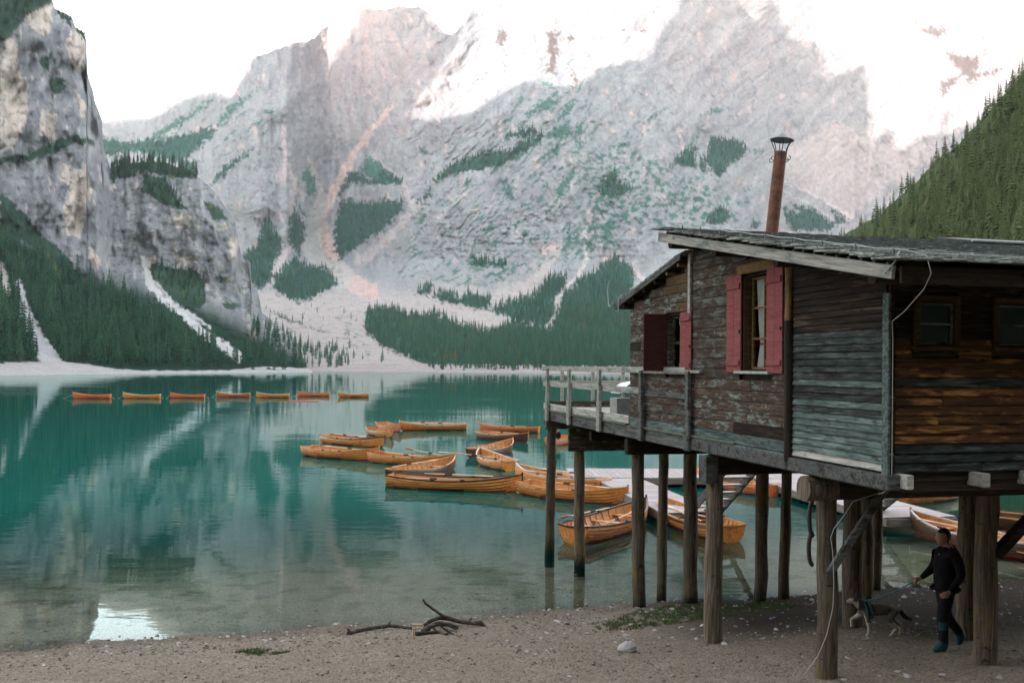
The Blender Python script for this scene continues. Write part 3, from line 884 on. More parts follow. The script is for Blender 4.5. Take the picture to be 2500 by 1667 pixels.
# ================================================================== HAZE
hz = MB()
hz.box((0, 300, 900), (8000, 8500, 1835))
def m_haze():
    t = NT('haze_air')
    v = t.n('ShaderNodeVolumePrincipled')
    v.inputs['Color'].default_value = (.90, .88, .90, 1)
    v.inputs['Density'].default_value = HAZE
    v.inputs['Anisotropy'].default_value = 0.0
    t.l(v.outputs[0], t.out.inputs['Volume'])
    return t.mat
HAZE = .00006
ho = hz.build('haze', m_haze())
tag(ho, kind='stuff')

# ================================================================== TREES
def m_tree(name, dark, light, trunkcol=None):
    t = NT(name)
    r = t.rnd()
    n = t.noise(t.pos(), .9, 3, .6)
    k = t.math('ADD', t.math('MULTIPLY', r, .75), t.math('MULTIPLY', n, .35))
    col = t.ramp(k, [(.15, dark), (.62, tuple((a + b) / 2 for a, b in zip(dark, light))), (.95, light)])
    t.bsdf(col, .9, .1)
    return t.mat
M_PINE = m_tree('pine_needles', (.007, .042, .027), (.030, .095, .045))
M_PINEF = m_tree('pine_needles_far', (.014, .070, .048), (.040, .125, .065))
M_PINEO = m_tree('olive_needles', (.050, .082, .024), (.125, .150, .050))
M_LARCH = m_tree('larch_needles', (.09, .095, .025), (.17, .14, .04))
M_TRUNK = plain('bark', (.16, .13, .11), .9, .1, 0, 4)
def conifer(name, seed, mats, layers=11, nb=8, fat=.17, bare=.12, droop=.35):
    rnd = random.Random(seed)
    b = MB()
    b.tube([(0, 0, -.06), (0, 0, .5), (rnd.uniform(-.01, .01), 0, .97)], [.016, .011, .002], 5, 1, False, False)
    for i in range(layers):
        f = i / (layers - 1)
        z = bare + (1 - bare) * (f ** .92)
        R = fat * (1 - f) ** .8 * rnd.uniform(.75, 1.15) + .012
        if f < .12: R *= .8
        m = max(4, int(nb * (1 - .45 * f)))
        a0_ = rnd.uniform(0, 6.3)
        for k in range(m):
            a = a0_ + 2 * math.pi * (k + rnd.uniform(-.3, .3)) / m
            r = R * rnd.uniform(.65, 1.12)
            w = r * rnd.uniform(.40, .62)
            dz = -r * droop * rnd.uniform(.6, 1.5)
            dx, dy = math.cos(a), math.sin(a)
            px_, py_ = -dy, dx
            zc = z + rnd.uniform(-.015, .015)
            b.raw([(0, 0, zc + .025), (dx * r * .55 + px_ * w * .5, dy * r * .55 + py_ * w * .5, zc + dz * .5 - .012), (dx * r, dy * r, zc + dz),
                   (dx * r * .55 - px_ * w * .5, dy * r * .55 - py_ * w * .5, zc + dz * .5 - .012), (dx * r * .6, dy * r * .6, zc + dz * .3 + .018)],
                  [(0, 1, 4), (1, 2, 4), (2, 3, 4), (3, 0, 4)], 0)
    b.raw([(0, 0, 1.03), (.012, 0, .93), (-.008, .01, .93), (-.006, -.01, .93)], [(0, 1, 2), (0, 2, 3), (0, 3, 1)], 0)
    return b.mesh(name, mats)
def bushm(name, seed, mats, n=34):
    rnd = random.Random(seed); b = MB()
    for i in range(n):
        a = rnd.uniform(0, 6.28); r = rnd.uniform(.0, .5); z = rnd.uniform(.05, .75) * (1 - r * .6)
        c = Vector((math.cos(a) * r, math.sin(a) * r, z)); s = rnd.uniform(.14, .26)
        q = [c + Vector((rnd.uniform(-s, s), rnd.uniform(-s, s), rnd.uniform(-s, s) * .8)) for _ in range(4)]
        b.raw(q, [(0, 1, 2), (0, 2, 3), (1, 3, 2)], 0)
    return b.mesh(name, mats)
TM = {}
for key, mt in (('near', M_PINE), ('far', M_PINEF), ('olive', M_PINEO), ('larch', M_LARCH)):
    TM[key] = [conifer('pine_tree', 11 + k + len(key), [mt, M_TRUNK], (12, 14, 10)[k], (9, 8, 9)[k], (.17, .13, .22)[k], (.10, .16, .05)[k]) for k in range(3)]

def gn_instances(name, pts, scl, rot, protos, tilt=None, kind='stuff'):
    me = bpy.data.meshes.new(name)
    me.vertices.add(len(pts)); me.vertices.foreach_set('co', np.asarray(pts, np.float32).ravel())
    a = me.attributes.new('scl', 'FLOAT_VECTOR', 'POINT'); a.data.foreach_set('vector', np.asarray(scl, np.float32).ravel())
    a = me.attributes.new('rot', 'FLOAT_VECTOR', 'POINT'); a.data.foreach_set('vector', np.asarray(rot, np.float32).ravel())
    me.update()
    o = add(name, me)
    g = bpy.data.node_groups.new(name, 'GeometryNodeTree')
    g.interface.new_socket('Geometry', in_out='INPUT', socket_type='NodeSocketGeometry')
    g.interface.new_socket('Geometry', in_out='OUTPUT', socket_type='NodeSocketGeometry')
    gi = g.nodes.new('NodeGroupInput'); go = g.nodes.new('NodeGroupOutput')
    j = g.nodes.new('GeometryNodeGeometryToInstance')
    for p in protos:
        oi = g.nodes.new('GeometryNodeObjectInfo'); oi.inputs['Object'].default_value = p; oi.inputs['As Instance'].default_value = True
        oi.transform_space = 'ORIGINAL'
        g.links.new(oi.outputs['Geometry'], j.inputs[0])
    # join the instances so one can be picked per point
    jg = g.nodes.new('GeometryNodeJoinGeometry')
    for l_ in list(g.links):
        if l_.to_node == j:
            s_ = l_.from_socket; g.links.remove(l_); g.links.new(s_, jg.inputs[0])
    g.nodes.remove(j)
    ip = g.nodes.new('GeometryNodeInstanceOnPoints')
    ip.inputs['Pick Instance'].default_value = True
    ri = g.nodes.new('FunctionNodeRandomValue'); ri.data_type = 'INT'
    ri.inputs[4].default_value = 0; ri.inputs[5].default_value = len(protos) - 1
    na = g.nodes.new('GeometryNodeInputNamedAttribute'); na.data_type = 'FLOAT_VECTOR'; na.inputs[0].default_value = 'scl'
    nr_ = g.nodes.new('GeometryNodeInputNamedAttribute'); nr_.data_type = 'FLOAT_VECTOR'; nr_.inputs[0].default_value = 'rot'
    er = g.nodes.new('FunctionNodeEulerToRotation')
    g.links.new(gi.outputs[0], ip.inputs['Points']); g.links.new(jg.outputs[0], ip.inputs['Instance'])
    g.links.new([o_ for o_ in ri.outputs if o_.enabled][0], ip.inputs['Instance Index'])
    g.links.new(na.outputs[0], ip.inputs['Scale']); g.links.new(nr_.outputs[0], er.inputs[0]); g.links.new(er.outputs[0], ip.inputs['Rotation'])
    g.links.new(ip.outputs[0], go.inputs[0])
    md = o.modifiers.new('scatter', 'NODES'); md.node_group = g
    tag(o, kind=kind)
    return o
def sample_D(T, px, py):
    """bilinear depth on a column-warped terrain grid"""
    xs_ = T['PX'][0]
    i = int(np.clip(np.searchsorted(xs_, px) - 1, 0, len(xs_) - 2))
    col = T['PY'][:, i]
    j = int(np.clip(np.searchsorted(col, py) - 1, 0, len(col) - 2))
    t = np.clip((py - col[j]) / max(1e-6, col[j + 1] - col[j]), 0, 1)
    return T['D'][j, i] * (1 - t) + T['D'][j + 1, i] * t
rt = random.Random(5)
def scatter(T, polys, n, hmin, hmax, okfn=None):
    out = []
    areas = []
    for p in polys:
        xs_ = [a for a, _ in p]; ys_ = [b for _, b in p]
        areas.append((min(xs_), max(xs_), min(ys_), max(ys_), p))
    tot = sum((a[1] - a[0]) * (a[3] - a[2]) for a in areas)
    for a in areas:
        k = int(n * (a[1] - a[0]) * (a[3] - a[2]) / tot)
        pts = np.array([(rt.uniform(a[0], a[1]), rt.uniform(a[2], a[3])) for _ in range(k)]).reshape(-1, 2)
        if not k: continue
        ins = pip(pts[:, 0], pts[:, 1], a[4])
        for (x, y), q in zip(pts, ins):
            if not q: continue
            if okfn is not None and not okfn(x, y): continue
            d = sample_D(T, x, y)
            p = P(x, y, d)
            if p.z < .3: continue
            out.append((p, rt.uniform(hmin, hmax) * rt.choice((.7, 1, 1, 1.1))))
    return out
def okmask(T, M):
    def fn(px, py):
        xs_ = T['PX'][0]
        i = int(np.clip(round((px - xs_[0]) / (xs_[1] - xs_[0])), 0, len(xs_) - 1))
        j = int(np.clip(np.searchsorted(T['PY'][:, i], py), 0, M.shape[0] - 1))
        return bool(M[j, i])
    return fn
def plant(lst, kind, nind, label, group, stuffname, fatk=1.0):
    """the trees that show largest become objects, the others one mass"""
    lst = sorted(lst, key=lambda a: -a[1] / a[0].y)
    for p, h in lst[:nind]:
        o = add('pine_tree', rt.choice(TM[kind]), None, p - Vector((0, 0, .3)), (0, 0, rt.uniform(0, 6.28)))
        w = rt.uniform(.8, 1.2) * fatk
        o.scale = (h * w, h * w, h)
        tag(o, label, 'tree', group)
        PROTO.setdefault(kind, {})[o.data.name] = o
    rest = lst[nind:]
    if rest:
        pts = [(p.x, p.y, p.z - .3) for p, h in rest]
        sc = []
        for p, h in rest:
            w = rt.uniform(.8, 1.2) * fatk
            sc.append((h * w, h * w, h))
        ro = [(0, 0, rt.uniform(0, 6.28)) for _ in rest]
        gn_instances(stuffname, pts, sc, ro, list(PROTO[kind].values()))
PROTO = {}
lpoly = [[(-430, 560), (0, 585), (70, 620), (130, 650), (220, 690), (330, 740), (420, 790), (520, 850), (600, 880), (720, 905), (500, 905), (300, 903), (220, 900), (60, 888), (-100, 890), (-430, 900)]]
left = scatter(LEF, lpoly, 3600, 6, 16, okmask(LEF, LEFTF_OK & (RE.shape is not None)))
left += scatter(LEF, [[(590, 905), (615, 800), (650, 800), (740, 860), (745, 903)]], 90, 8, 15)
left += scatter(LEF, [q1(505,775, 560,735, 760,730, 905,790, 900,830, 700,800, 520,840)], 330, 7, 13)
left += scatter(LEF, [q1(660,810, 760,820, 860,960, 790,950, 680,890), q1(690,1200, 780,1230, 945,1290, 940,1400, 850,1430, 700,1280)], 260, 5, 10)
left += scatter(LEF, [q1(-40,0, 60,0, 240,0, 230,20, 140,60, 30,150, -40,190), q1(250,45, 335,90, 330,120, 290,90), q1(340,120, 400,170, 390,180)], 240, 3, 7)
left += scatter(LEF, [q1(0,725, 130,705, 280,640, 350,622, 430,650, 420,665, 330,655, 260,690, 130,735, 0,745)], 260, 2.5, 5)
plant(left, 'near', 150, 'dark green conifer in the steep forest under the left cliff', 'conifers on the left shore slope', 'forest')
right = scatter(RIG, [[(1570, 880), (1900, 660), (2048, 590), (2165, 510), (2261, 425), (2367, 327), (2500, 190), (2700, 45), (2700, 880)]], 6000, 5, 12)
plant(right, 'olive', 90, 'olive green conifer on the steep hillside behind the cabin', 'conifers on the right hillside', 'forest')
cen = scatter(MAS, [FLAT_F[0]], 3000, 6, 10.5)
cen += scatter(MAS, [FLAT_F[1]], 1700, 6, 10)
cen += scatter(MAS, [FLAT_F[2]], 300, 4, 8)
cen += scatter(MAS, [z5(180,760, 350,860, 420,930, 500,960, 720,960, 870,1060, 860,1130, 620,1130, 450,1140, 150,1120)], 260, 6, 12)
cen += scatter(MAS, [z5(1090,1000, 1180,1110, 1110,1110)], 8, 7, 13)
cen += scatter(MAS, [z5(300,600, 500,560, 900,700, 1000,1100, 700,1100, 850,900, 500,800)], 40, 4, 9)
plant(cen, 'far', 60, 'slender dark conifer in the valley forest across the lake', 'conifers on the valley floor', 'forest')
lar = scatter(MAS, [FLAT_F[1], FLAT_F[0]], 70, 6, 11)
plant(lar, 'larch', 20, 'yellowing larch among green conifers of the valley forest', 'yellowing larches on the valley floor', 'forest')
mf = scatter(MAS, FOREST_M, 7800, 7, 12)
plant(mf, 'far', 0, '', '', 'forest')
bm_ = bushm('bush', 3, [M_PINEF])
bl = scatter(MAS, VEG_ONLY + [q1(900,1250, 1500,600, 2300,500, 2300,1300, 1800,1300)], 1500, 2, 5, okmask(MAS, np.ones_like(MAS['PX'], bool) & False) if False else None)
# ================================================================== CABIN ON PILES
CXY = (4.0, 9.75); RZ = math.atan2(.237, .971)
AX = (math.cos(RZ), math.sin(RZ)); AY = (-math.sin(RZ), math.cos(RZ))
def loc(p):
    dx, dy = p[0] - CXY[0], p[1] - CXY[1]
    return (AX[0] * dx + AX[1] * dy, AY[0] * dx + AY[1] * dy, p[2])
def wor(x, y, z):
    return Vector((CXY[0] + AX[0] * x + AY[0] * y, CXY[1] + AX[1] * x + AY[1] * y, z))
def LW(px, py, x=0.0):
    rx, rz = ray(px, py)
    Y = (x + AX[0] * CXY[0] + AX[1] * CXY[1]) / (AX[0] * rx + AX[1])
    q = loc((rx * Y, Y, H + rz * Y)); return q[1], q[2]
def FW(px, py, y=0.0):
    rx, rz = ray(px, py)
    Y = (y + AY[0] * CXY[0] + AY[1] * CXY[1]) / (AY[0] * rx + AY[1])
    q = loc((rx * Y, Y, H + rz * Y)); return q[0], q[2]
W_RED_SHADED = wood('shutter_red_shaded', (.040, .014, .014), (.065, .022, .022), (.09, .032, .030), None, vary=.12, knots=False, bstr=.25)  # shutter red darkened to paint shade onto the leaf standing open
W_DSASH = wood('dark_frame', (.018, .011, .007), (.05, .028, .015), (.10, .055, .025), None)
W_TEAL = wood('wood_teal', (.032, .046, .041), (.085, .118, .105), (.22, .275, .25), (.035, .04, .036), .5, (2.2, 12, 12))
W_DTEAL = wood('wood_dark_teal', (.010, .012, .011), (.032, .040, .036), (.13, .155, .14), (.014, .011, .009), .55, (2, 10, 10))
W_BROWN = wood('wood_brown', (.018, .011, .008), (.055, .036, .025), (.125, .088, .060), (.16, .20, .18), .42, (2.8, 10, 10))
W_BROWN2 = wood('wood_patina', (.030, .027, .022), (.085, .088, .077), (.185, .22, .20), (.045, .028, .019), .95, (2.4, 8, 8))
W_OCHRE = wood('wood_ochre', (.030, .018, .010), (.085, .055, .026), (.17, .12, .065), (.05, .04, .03), .4)
W_BLACK = wood('wood_black', (.006, .004, .0035), (.016, .011, .009), (.050, .034, .022), (.09, .065, .04), .22, (.7, 6, 6))
W_ORANGE = wood('wood_scorched', (.014, .008, .006), (.055, .028, .014), (.13, .066, .026), (.34, .16, .045), .38, (1.1, 7, 7), vary=.25)
W_GREY = wood('wood_grey', (.15, .146, .126), (.31, .30, .262), (.46, .445, .395), (.12, .15, .14), .4)
W_BEAM = wood('wood_beam', (.035, .035, .032), (.085, .09, .083), (.17, .18, .165), (.03, .026, .022), .5)
W_GOLD = wood('wood_golden', (.07, .042, .018), (.16, .10, .042), (.26, .17, .08), None)
W_RED = wood('shutter_red', (.13, .038, .038), (.195, .060, .058), (.25, .085, .080), None, vary=.12, knots=False, bstr=.25)
W_SHING = wood('shingle_grey', (.085, .092, .082), (.21, .22, .198), (.40, .415, .375), (.05, .065, .045), .5, vary=.7, stretch=(14, 1.2, 14))
W_PILE = wood('pile_wood', (.028, .021, .015), (.095, .075, .054), (.21, .17, .128), (.15, .11, .05), .4, (3, 3, 1.0), (14, 14, .8), bstr=.9, bdist=.02)
def wet_foot(m, z0=.02, z1=.38):
    """dark algae stain where the timber stands in the water"""
    nt = m.node_tree
    bs = [n for n in nt.nodes if n.type == 'BSDF_PRINCIPLED'][0]
    src = bs.inputs['Base Color'].links[0].from_socket
    g_ = nt.nodes.new('ShaderNodeNewGeometry'); sx = nt.nodes.new('ShaderNodeSeparateXYZ'); nt.links.new(g_.outputs['Position'], sx.inputs[0])
    no = nt.nodes.new('ShaderNodeTexNoise'); no.inputs['Scale'].default_value = 3.0; nt.links.new(g_.outputs['Position'], no.inputs['Vector'])
    ad = nt.nodes.new('ShaderNodeMath'); ad.operation = 'MULTIPLY_ADD'; ad.inputs[1].default_value = -.5; nt.links.new(no.outputs[0], ad.inputs[0]); nt.links.new(sx.outputs[2], ad.inputs[2])
    mr = nt.nodes.new('ShaderNodeMapRange'); mr.inputs[1].default_value = z0 - .25; mr.inputs[2].default_value = z1 - .25; nt.links.new(ad.outputs[0], mr.inputs[0])
    mx = nt.nodes.new('ShaderNodeMix'); mx.data_type = 'RGBA'; mx.inputs[6].default_value = (.014, .016, .009, 1); nt.links.new(mr.outputs[0], mx.inputs[0]); nt.links.new(src, mx.inputs[7])
    nt.links.new(mx.outputs[2], bs.inputs['Base Color'])
W_DPOST = wood('post_dark', (.012, .009, .007), (.028, .021, .017), (.055, .042, .034), None, .5, (3, 3, 1), (14, 14, .8))
W_GPOST = wood('post_golden', (.07, .042, .018), (.17, .105, .045), (.27, .18, .085), (.05, .035, .02), .5, (4, 4, 1.2), (14, 14, .8))
W_UNDER = wood('wood_under', (.012, .009, .007), (.028, .021, .017), (.055, .042, .034))
MOSS = plain('moss', (.10, .115, .085), .95, .1, 0, 30, .5, .6, .02)
GLASS = NT('window_glass'); GLASS.bsdf((.012, .014, .015), .05, .6); GLASS = GLASS.mat
CLOTH = plain('white_cloth', (.84, .83, .80), .95, .1, 0, 12, .12, .3, .01)
CLOTHB = plain('blueish_cloth', (.55, .60, .70), .95, .1, 0, 12, .12, .3, .01)
RUST = wood('rusty_steel', (.055, .024, .014), (.13, .052, .028), (.20, .09, .045), (.07, .03, .02), .35, (2, 2, 2), (1, 3, 3), 3, .75, .35, .3, .004, knots=False)
STEEL = plain('dull_steel', (.10, .09, .11), .45, .5, .6, 6, .2)
IRON = plain('dark_iron', (.03, .028, .03), .5, .4, .5, 10, .2)
CABLE = plain('grey_cable', (.30, .32, .30), .45, .5, 0, 10, .1)

cabin = empty('cabin', wor(0, 0, 0), RZ)
tag(cabin, 'weathered wooden boat cabin with red shutters standing on log piles', 'cabin')
rc = random.Random(21)
_pc = {}
def plank(name, a, b, h, th, mat, parent=None, tilt=0.0, ch=.006, dz=0.0, shift=0.0):
    """board from a to b (local to the parent), h high, th thick"""
    a = Vector(a); b = Vector(b); d = b - a; L = d.length
    key = (round(L, 3), round(h, 3), round(th, 3), mat.name, ch)
    if key not in _pc:
        m = MB(); m.box((0, 0, 0), (L, th, h), None, 0, ch); _pc[key] = m.mesh(name, mat)
    rz = math.atan2(d.y, d.x); pitch = -math.atan2(d.z, math.hypot(d.x, d.y))
    o = add(name, _pc[key], parent if parent is not None else cabin, (a + b) / 2)
    o.rotation_euler = Euler((tilt, pitch, rz), 'XYZ')
    return o
def zr(y): return 5.68 + .192 * y            # underside of the main roof
def zl(y): return 6.40 - .205 * (y - 4.5)    # underside of the lower roof

# solid core behind the boards
core = MB()
CL = 8.6
def prism(b, poly, ax, lo, hi, mi=0):
    """extrude a (y,z) polygon along x"""
    n = len(poly)
    vs = [(lo, p[0], p[1]) for p in poly] + [(hi, p[0], p[1]) for p in poly]
    fs = [tuple(range(n)), tuple(range(2 * n - 1, n - 1, -1))] + [(i, i + n, (i + 1) % n + n, (i + 1) % n) for i in range(n)]
    b.raw(vs, fs, mi)
# long wall core is built in strips so that the windows stay open
def wallstrip(b, y0, y1, z0, f1, x0=.03, x1=.09):
    prism(b, [(y0, z0), (y1, z0), (y1, f1(y1) - .01), (y0, f1(y0) - .01)], 'x', x0, x1)
const = lambda v: (lambda y: v + .01)
wallstrip(core, .03, 2.51, 3.4, zr); wallstrip(core, 3.2, 4.93, 3.4, zr)
wallstrip(core, 2.51, 3.2, 3.4, const(4.57)); wallstrip(core, 2.51, 3.2, 5.86, zr)
wallstrip(core, 4.93, 5.25, 3.4, zl); wallstrip(core, 5.84, 7.52, 3.4, zl)
wallstrip(core, 5.25, 5.84, 3.4, const(4.56)); wallstrip(core, 5.25, 5.84, 5.45, zl)
core.box((CL / 2, .06, 4.55), (CL - .1, .05, 2.3)); core.box((CL / 2, 7.48, 4.55), (CL - .1, .05, 2.4)); core.box((CL, 3.8, 4.6), (.06, 7.4, 2.4))
core.build('wall', W_UNDER, cabin)
fl = MB(); fl.box((CL / 2 + .02, 3.77, 3.315), (CL, 7.5, .05)); fl.build('floor', W_UNDER, cabin)
ins = MB(); ins.box((1.2, 3.9, 4.5), (.04, 5.2, 2.2)); ins.build('inner_wall', plain('dark_interior', (.03, .026, .024), .9), cabin)

# --- section by the near corner: narrow lapped boards
z = 3.505; i = 0
while z < 6.02:
    y0 = max(.045, (z + .075 - 5.655) / .192)
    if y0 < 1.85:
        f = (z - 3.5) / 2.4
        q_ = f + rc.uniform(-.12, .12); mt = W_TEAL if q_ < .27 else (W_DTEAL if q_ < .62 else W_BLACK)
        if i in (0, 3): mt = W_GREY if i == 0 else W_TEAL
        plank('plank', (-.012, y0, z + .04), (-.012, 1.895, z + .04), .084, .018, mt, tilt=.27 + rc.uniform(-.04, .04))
    z += .0805; i += 1
# --- middle and far sections: wide flush boards
def course(z, h, y0, y1, hole, mats, top):
    """one row of boards with a window gap; each run may be cut in two"""
    runs = [(y0, y1)]
    if hole and z + h / 2 > hole[2] and z + h / 2 < hole[3]:
        runs = [(y0, hole[0]), (hole[1], y1)]
    for a, b in runs:
        if b - a < .08: continue
        cut = [a, b]
        if b - a > 1.6 and rc.random() < .6: cut = [a, rc.uniform(a + .5, b - .5), b]
        for k in range(len(cut) - 1):
            plank('plank', (-.004 - rc.uniform(0, .008), cut[k] + .002, z + h / 2), (-.004 - rc.uniform(0, .008), cut[k + 1] - .002, z + h / 2), h - .006, .03, rc.choice(mats), tilt=rc.uniform(.0, .03))
z = 3.52; h = .152; i = 0
while z < 6.66:
    y0 = max(2.0, (z + h - 5.655) / .192)
    if y0 < 4.8:
        mats = [W_TEAL] if i == 0 else ([W_BLACK, W_BROWN] if i == 1 else ([W_BROWN] if i < 5 else [W_BROWN, W_BROWN2, W_BROWN2] if z < 5.75 else [W_BROWN, W_BROWN2]))
        course(z, h, y0, 4.87, (2.40, 3.30, 4.50, 5.93), mats, zr)
    z += h; i += 1
z = 3.52; i = 0
while z < 6.4:
    y1 = min(7.55, 4.5 + (6.39 - z - h) / .205)
    if y1 > 5.0:
        mats = [W_TEAL] if i == 0 else ([W_BROWN, W_BROWN2] if z < 4.5 else [W_BROWN, W_BLACK, W_BROWN2] if z < 5.3 else [W_OCHRE, W_OCHRE, W_BROWN])
        course(z, h, 4.97, y1, (5.18, 5.90, 4.50, 5.50), mats, zl)
    z += h; i += 1
# --- front wall boards (under the eave), with two small windows
FWIN = [(.34, .77, 4.86, 5.31), (1.34, 1.77, 4.86, 5.31), (3.2, 3.63, 4.86, 5.31)]
z = 3.50; i = 0
pit = .1015
while z < 5.62:
    f = (z - 3.5) / 2.1
    cuts = [.06]
    for (a, b, c, d) in FWIN:
        if z + pit > c - .05 and z < d + .05: cuts += [a - .07, b + .07]
    cuts.append(CL)
    for k in range(0, len(cuts), 2):
        a, b = cuts[k], cuts[k + 1]
        parts_ = [a, b]
        if b - a > 1.7 and rc.random() < .5: parts_ = [a, a + rc.uniform(.45, 1.5), b]
        for q in range(len(parts_) - 1):
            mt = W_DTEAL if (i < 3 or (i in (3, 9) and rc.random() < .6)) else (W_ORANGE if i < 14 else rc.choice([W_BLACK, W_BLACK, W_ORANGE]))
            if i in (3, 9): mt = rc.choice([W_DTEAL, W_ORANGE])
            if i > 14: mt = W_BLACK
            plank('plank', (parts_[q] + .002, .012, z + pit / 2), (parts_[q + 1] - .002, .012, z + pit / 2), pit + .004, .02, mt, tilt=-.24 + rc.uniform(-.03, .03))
    z += pit; i += 1
# --- posts and trim
def part_box(name, c, size, mat, parent=None, ch=.008, rot=None):
    b = MB(); b.box((0, 0, 0), size, None, 0, ch)
    return b.build(name, mat, parent if parent is not None else cabin, c, rot)
part_box('corner_board', (-.045, .0, 4.40), (.035, .11, 2.0), W_TEAL)
part_box('corner_board', (.0, -.02, 4.47), (.06, .03, 2.1), W_BLACK)
def pole(name, path, rad, mat, parent=None, n=10, jit=.04):
    b = MB(); b.tube(path, rad, n, 0, True, True, jit, rc); return b.build(name, mat, parent if parent is not None else cabin)
pole('post', [(-.05, 1.94, 3.42), (-.05, 1.945, 4.4), (-.05, 1.95, 5.2)], .055, W_DPOST)
pole('post', [(-.05, 1.95, 5.2), (-.045, 1.955, 5.6), (-.04, 1.96, 6.03)], .052, W_GPOST)
part_box('post', (-.04, 4.92, 6.0), (.05, .085, 1.10), W_GREY)
part_box('base_board', (-.03, 3.45, 3.455), (.05, 2.9, .12), W_TEAL)
m_ = MB(); m_.box((0, 0, 0), (.05, 1.55, .028), None, 0, .01); m_.build('mossy_ledge', MOSS, cabin, (-.055, 4.13, 3.53))
m_ = MB(); m_.box((0, 0, 0), (.05, 2.5, .028), None, 0, .01); m_.build('mossy_ledge', MOSS, cabin, (-.055, 6.25, 3.52))
# --- sill beams and floor beams
b = MB(); b.box((0, 0, 0), (.16, 4.9, .165), None, 0, .012); b.build('beam', W_BEAM, cabin, (.0, 2.36, 3.40))
b = MB(); b.box((0, 0, 0), (CL, .14, .16), None, 0, .012); b.build('beam', W_UNDER, cabin, (CL / 2 + .1, .12, 3.405))
for x_ in (.11, 1.05, 1.70, 2.6, 3.5, 4.4, 5.3):
    part_box('joist', (x_, .02, 3.42), (.085, .44, .15), W_GREY if x_ < 2 else W_BEAM)
# --- roof
RX0, RX1 = -.55, CL + .4
rf = MB()
prism(rf, [(-.88, zr(-.88)), (5.02, zr(5.02)), (5.02, zr(5.02) + .05), (-.88, zr(-.88) + .05)], 'x', RX0 + .05, RX1)
roof = rf.build('roof', W_UNDER, cabin)
rf = MB()
prism(rf, [(4.98, zl(4.98)), (7.98, zl(7.98)), (7.98, zl(7.98) + .05), (4.98, zl(4.98) + .05)], 'x', -.16, RX1)
roof2 = rf.build('roof', W_UNDER, cabin)
plank('barge_board', (RX0, -.80, zr(-.80) + .0), (RX0, 4.95, zr(4.95) + .0), .135, .045, W_GREY, tilt=0)
plank('barge_board', (-.17, 4.99, zl(4.99) + .04), (-.17, 8.0, zl(8.0) + .04), .085, .04, W_BEAM)
plank('fascia', (RX0 + .03, -.86, 5.50), (RX1, -.86, 5.50), .17, .035, W_UNDER)
for y_ in (-.35, 1.55, 3.2, 4.72):
    pole('purlin', [(-.47, y_, zr(y_) - .085), (.3, y_, zr(y_) - .085)], .075, W_UNDER, None, 9)
for y_ in (5.15, 5.6, 6.1, 6.6, 7.1, 7.6):
    pole('rafter', [(-.15, y_, zl(y_) - .035), (.3, y_, zl(y_) - .035)], .033, W_GOLD if y_ < 5.7 else W_UNDER, None, 7)
# shingles: rows parallel to the eave, tilted a little less than the roof
rs = random.Random(8)
SM = []
for k in range(6):
    b = MB(); b.box((0, 0, 0), ((.10, .125, .15, .115, .14, .09)[k], .44, .019), None, 0, .003); SM.append(b.mesh('shingle', W_SHING))
sh = []
ang = math.atan(.192)
ncr = 30
for r in range(ncr):
    y = -1.02 + r * .205
    x = RX0 - .09 + rs.uniform(-.03, .03)
    while x < 6.4:
        k = rs.randrange(6); w = (.10, .125, .15, .115, .14, .09)[k]
        yy = y + .22 + rs.uniform(-.022, .022)
        if yy > 5.05: x += w + .006; continue
        sh.append((x + w / 2, yy, zr(yy) + .135 + rs.uniform(-.006, .008), ang - .095 + rs.uniform(-.02, .02), rs.uniform(-.03, .03), rs.uniform(-.025, .025), k))
        x += w + .006
for r in range(15):                       # lower roof, its edge over the gable
    y = 8.06 - r * .205
    x = -.20
    while x < 1.0:
        k = rs.randrange(6); w = (.10, .125, .15, .115, .14, .09)[k]
        yy = y - .22 + rs.uniform(-.02, .02)
        if yy > 4.95: sh.append((x + w / 2, yy, zl(yy) + .085, -math.atan(.205) + .085, rs.uniform(-.03, .03), rs.uniform(-.02, .02), k))
        x += w + .006
camloc = Vector(loc((0, 0, H)))
sh.sort(key=lambda s: (Vector(s[:3]) - camloc).length)
for s in sh[:300]:
    add('shingle', SM[s[6]], roof, s[:3], (s[3], s[4], s[5]))
b = MB()
for s in sh[300:]:
    w = (.10, .125, .15, .115, .14, .09)[s[6]]
    b.box(s[:3], (w, .44, .019), Euler((s[3], s[4], s[5])).to_matrix(), 0, 0)
# slab of shingles continuing out of sight
b.box((7.7, 2.05, zr(2.05) + .11), (2.6, 6.1, .05), Euler((ang, 0, 0)).to_matrix())
t_ = NT('shingles_far'); v_ = t_.pos(); n_ = t_.noise(t_.mapv(v_, (6, 6, 6)), 2.0, 6, .7)
t_.bsdf(t_.ramp(n_, [(.3, (.055, .062, .056)), (.5, (.115, .125, .115)), (.72, (.22, .235, .21))]), .85, .2, n_, .5, .01)
o = b.build('shingles', t_.mat, roof); o['kind'] = 'stuff'
# battens stepping up the gable edge, under the shingles
for r in range(26):
    y = -.7 + r * .215
    part_box('batten', (RX0 + .2, y, zr(y) + .078), (.40, .05, .03), W_BEAM, None, .004, (ang - .08, 0, 0))
# roof hatch seen at the right
part_box('roof_hatch', (5.5, 4.35, zr(4.35) + .17), (2.3, .8, .09), IRON, None, .01, (ang, 0, 0))
part_box('hatch_trim', (5.5, 3.93, zr(3.93) + .205), (2.36, .05, .04), CABLE, None, .01, (ang, 0, 0))
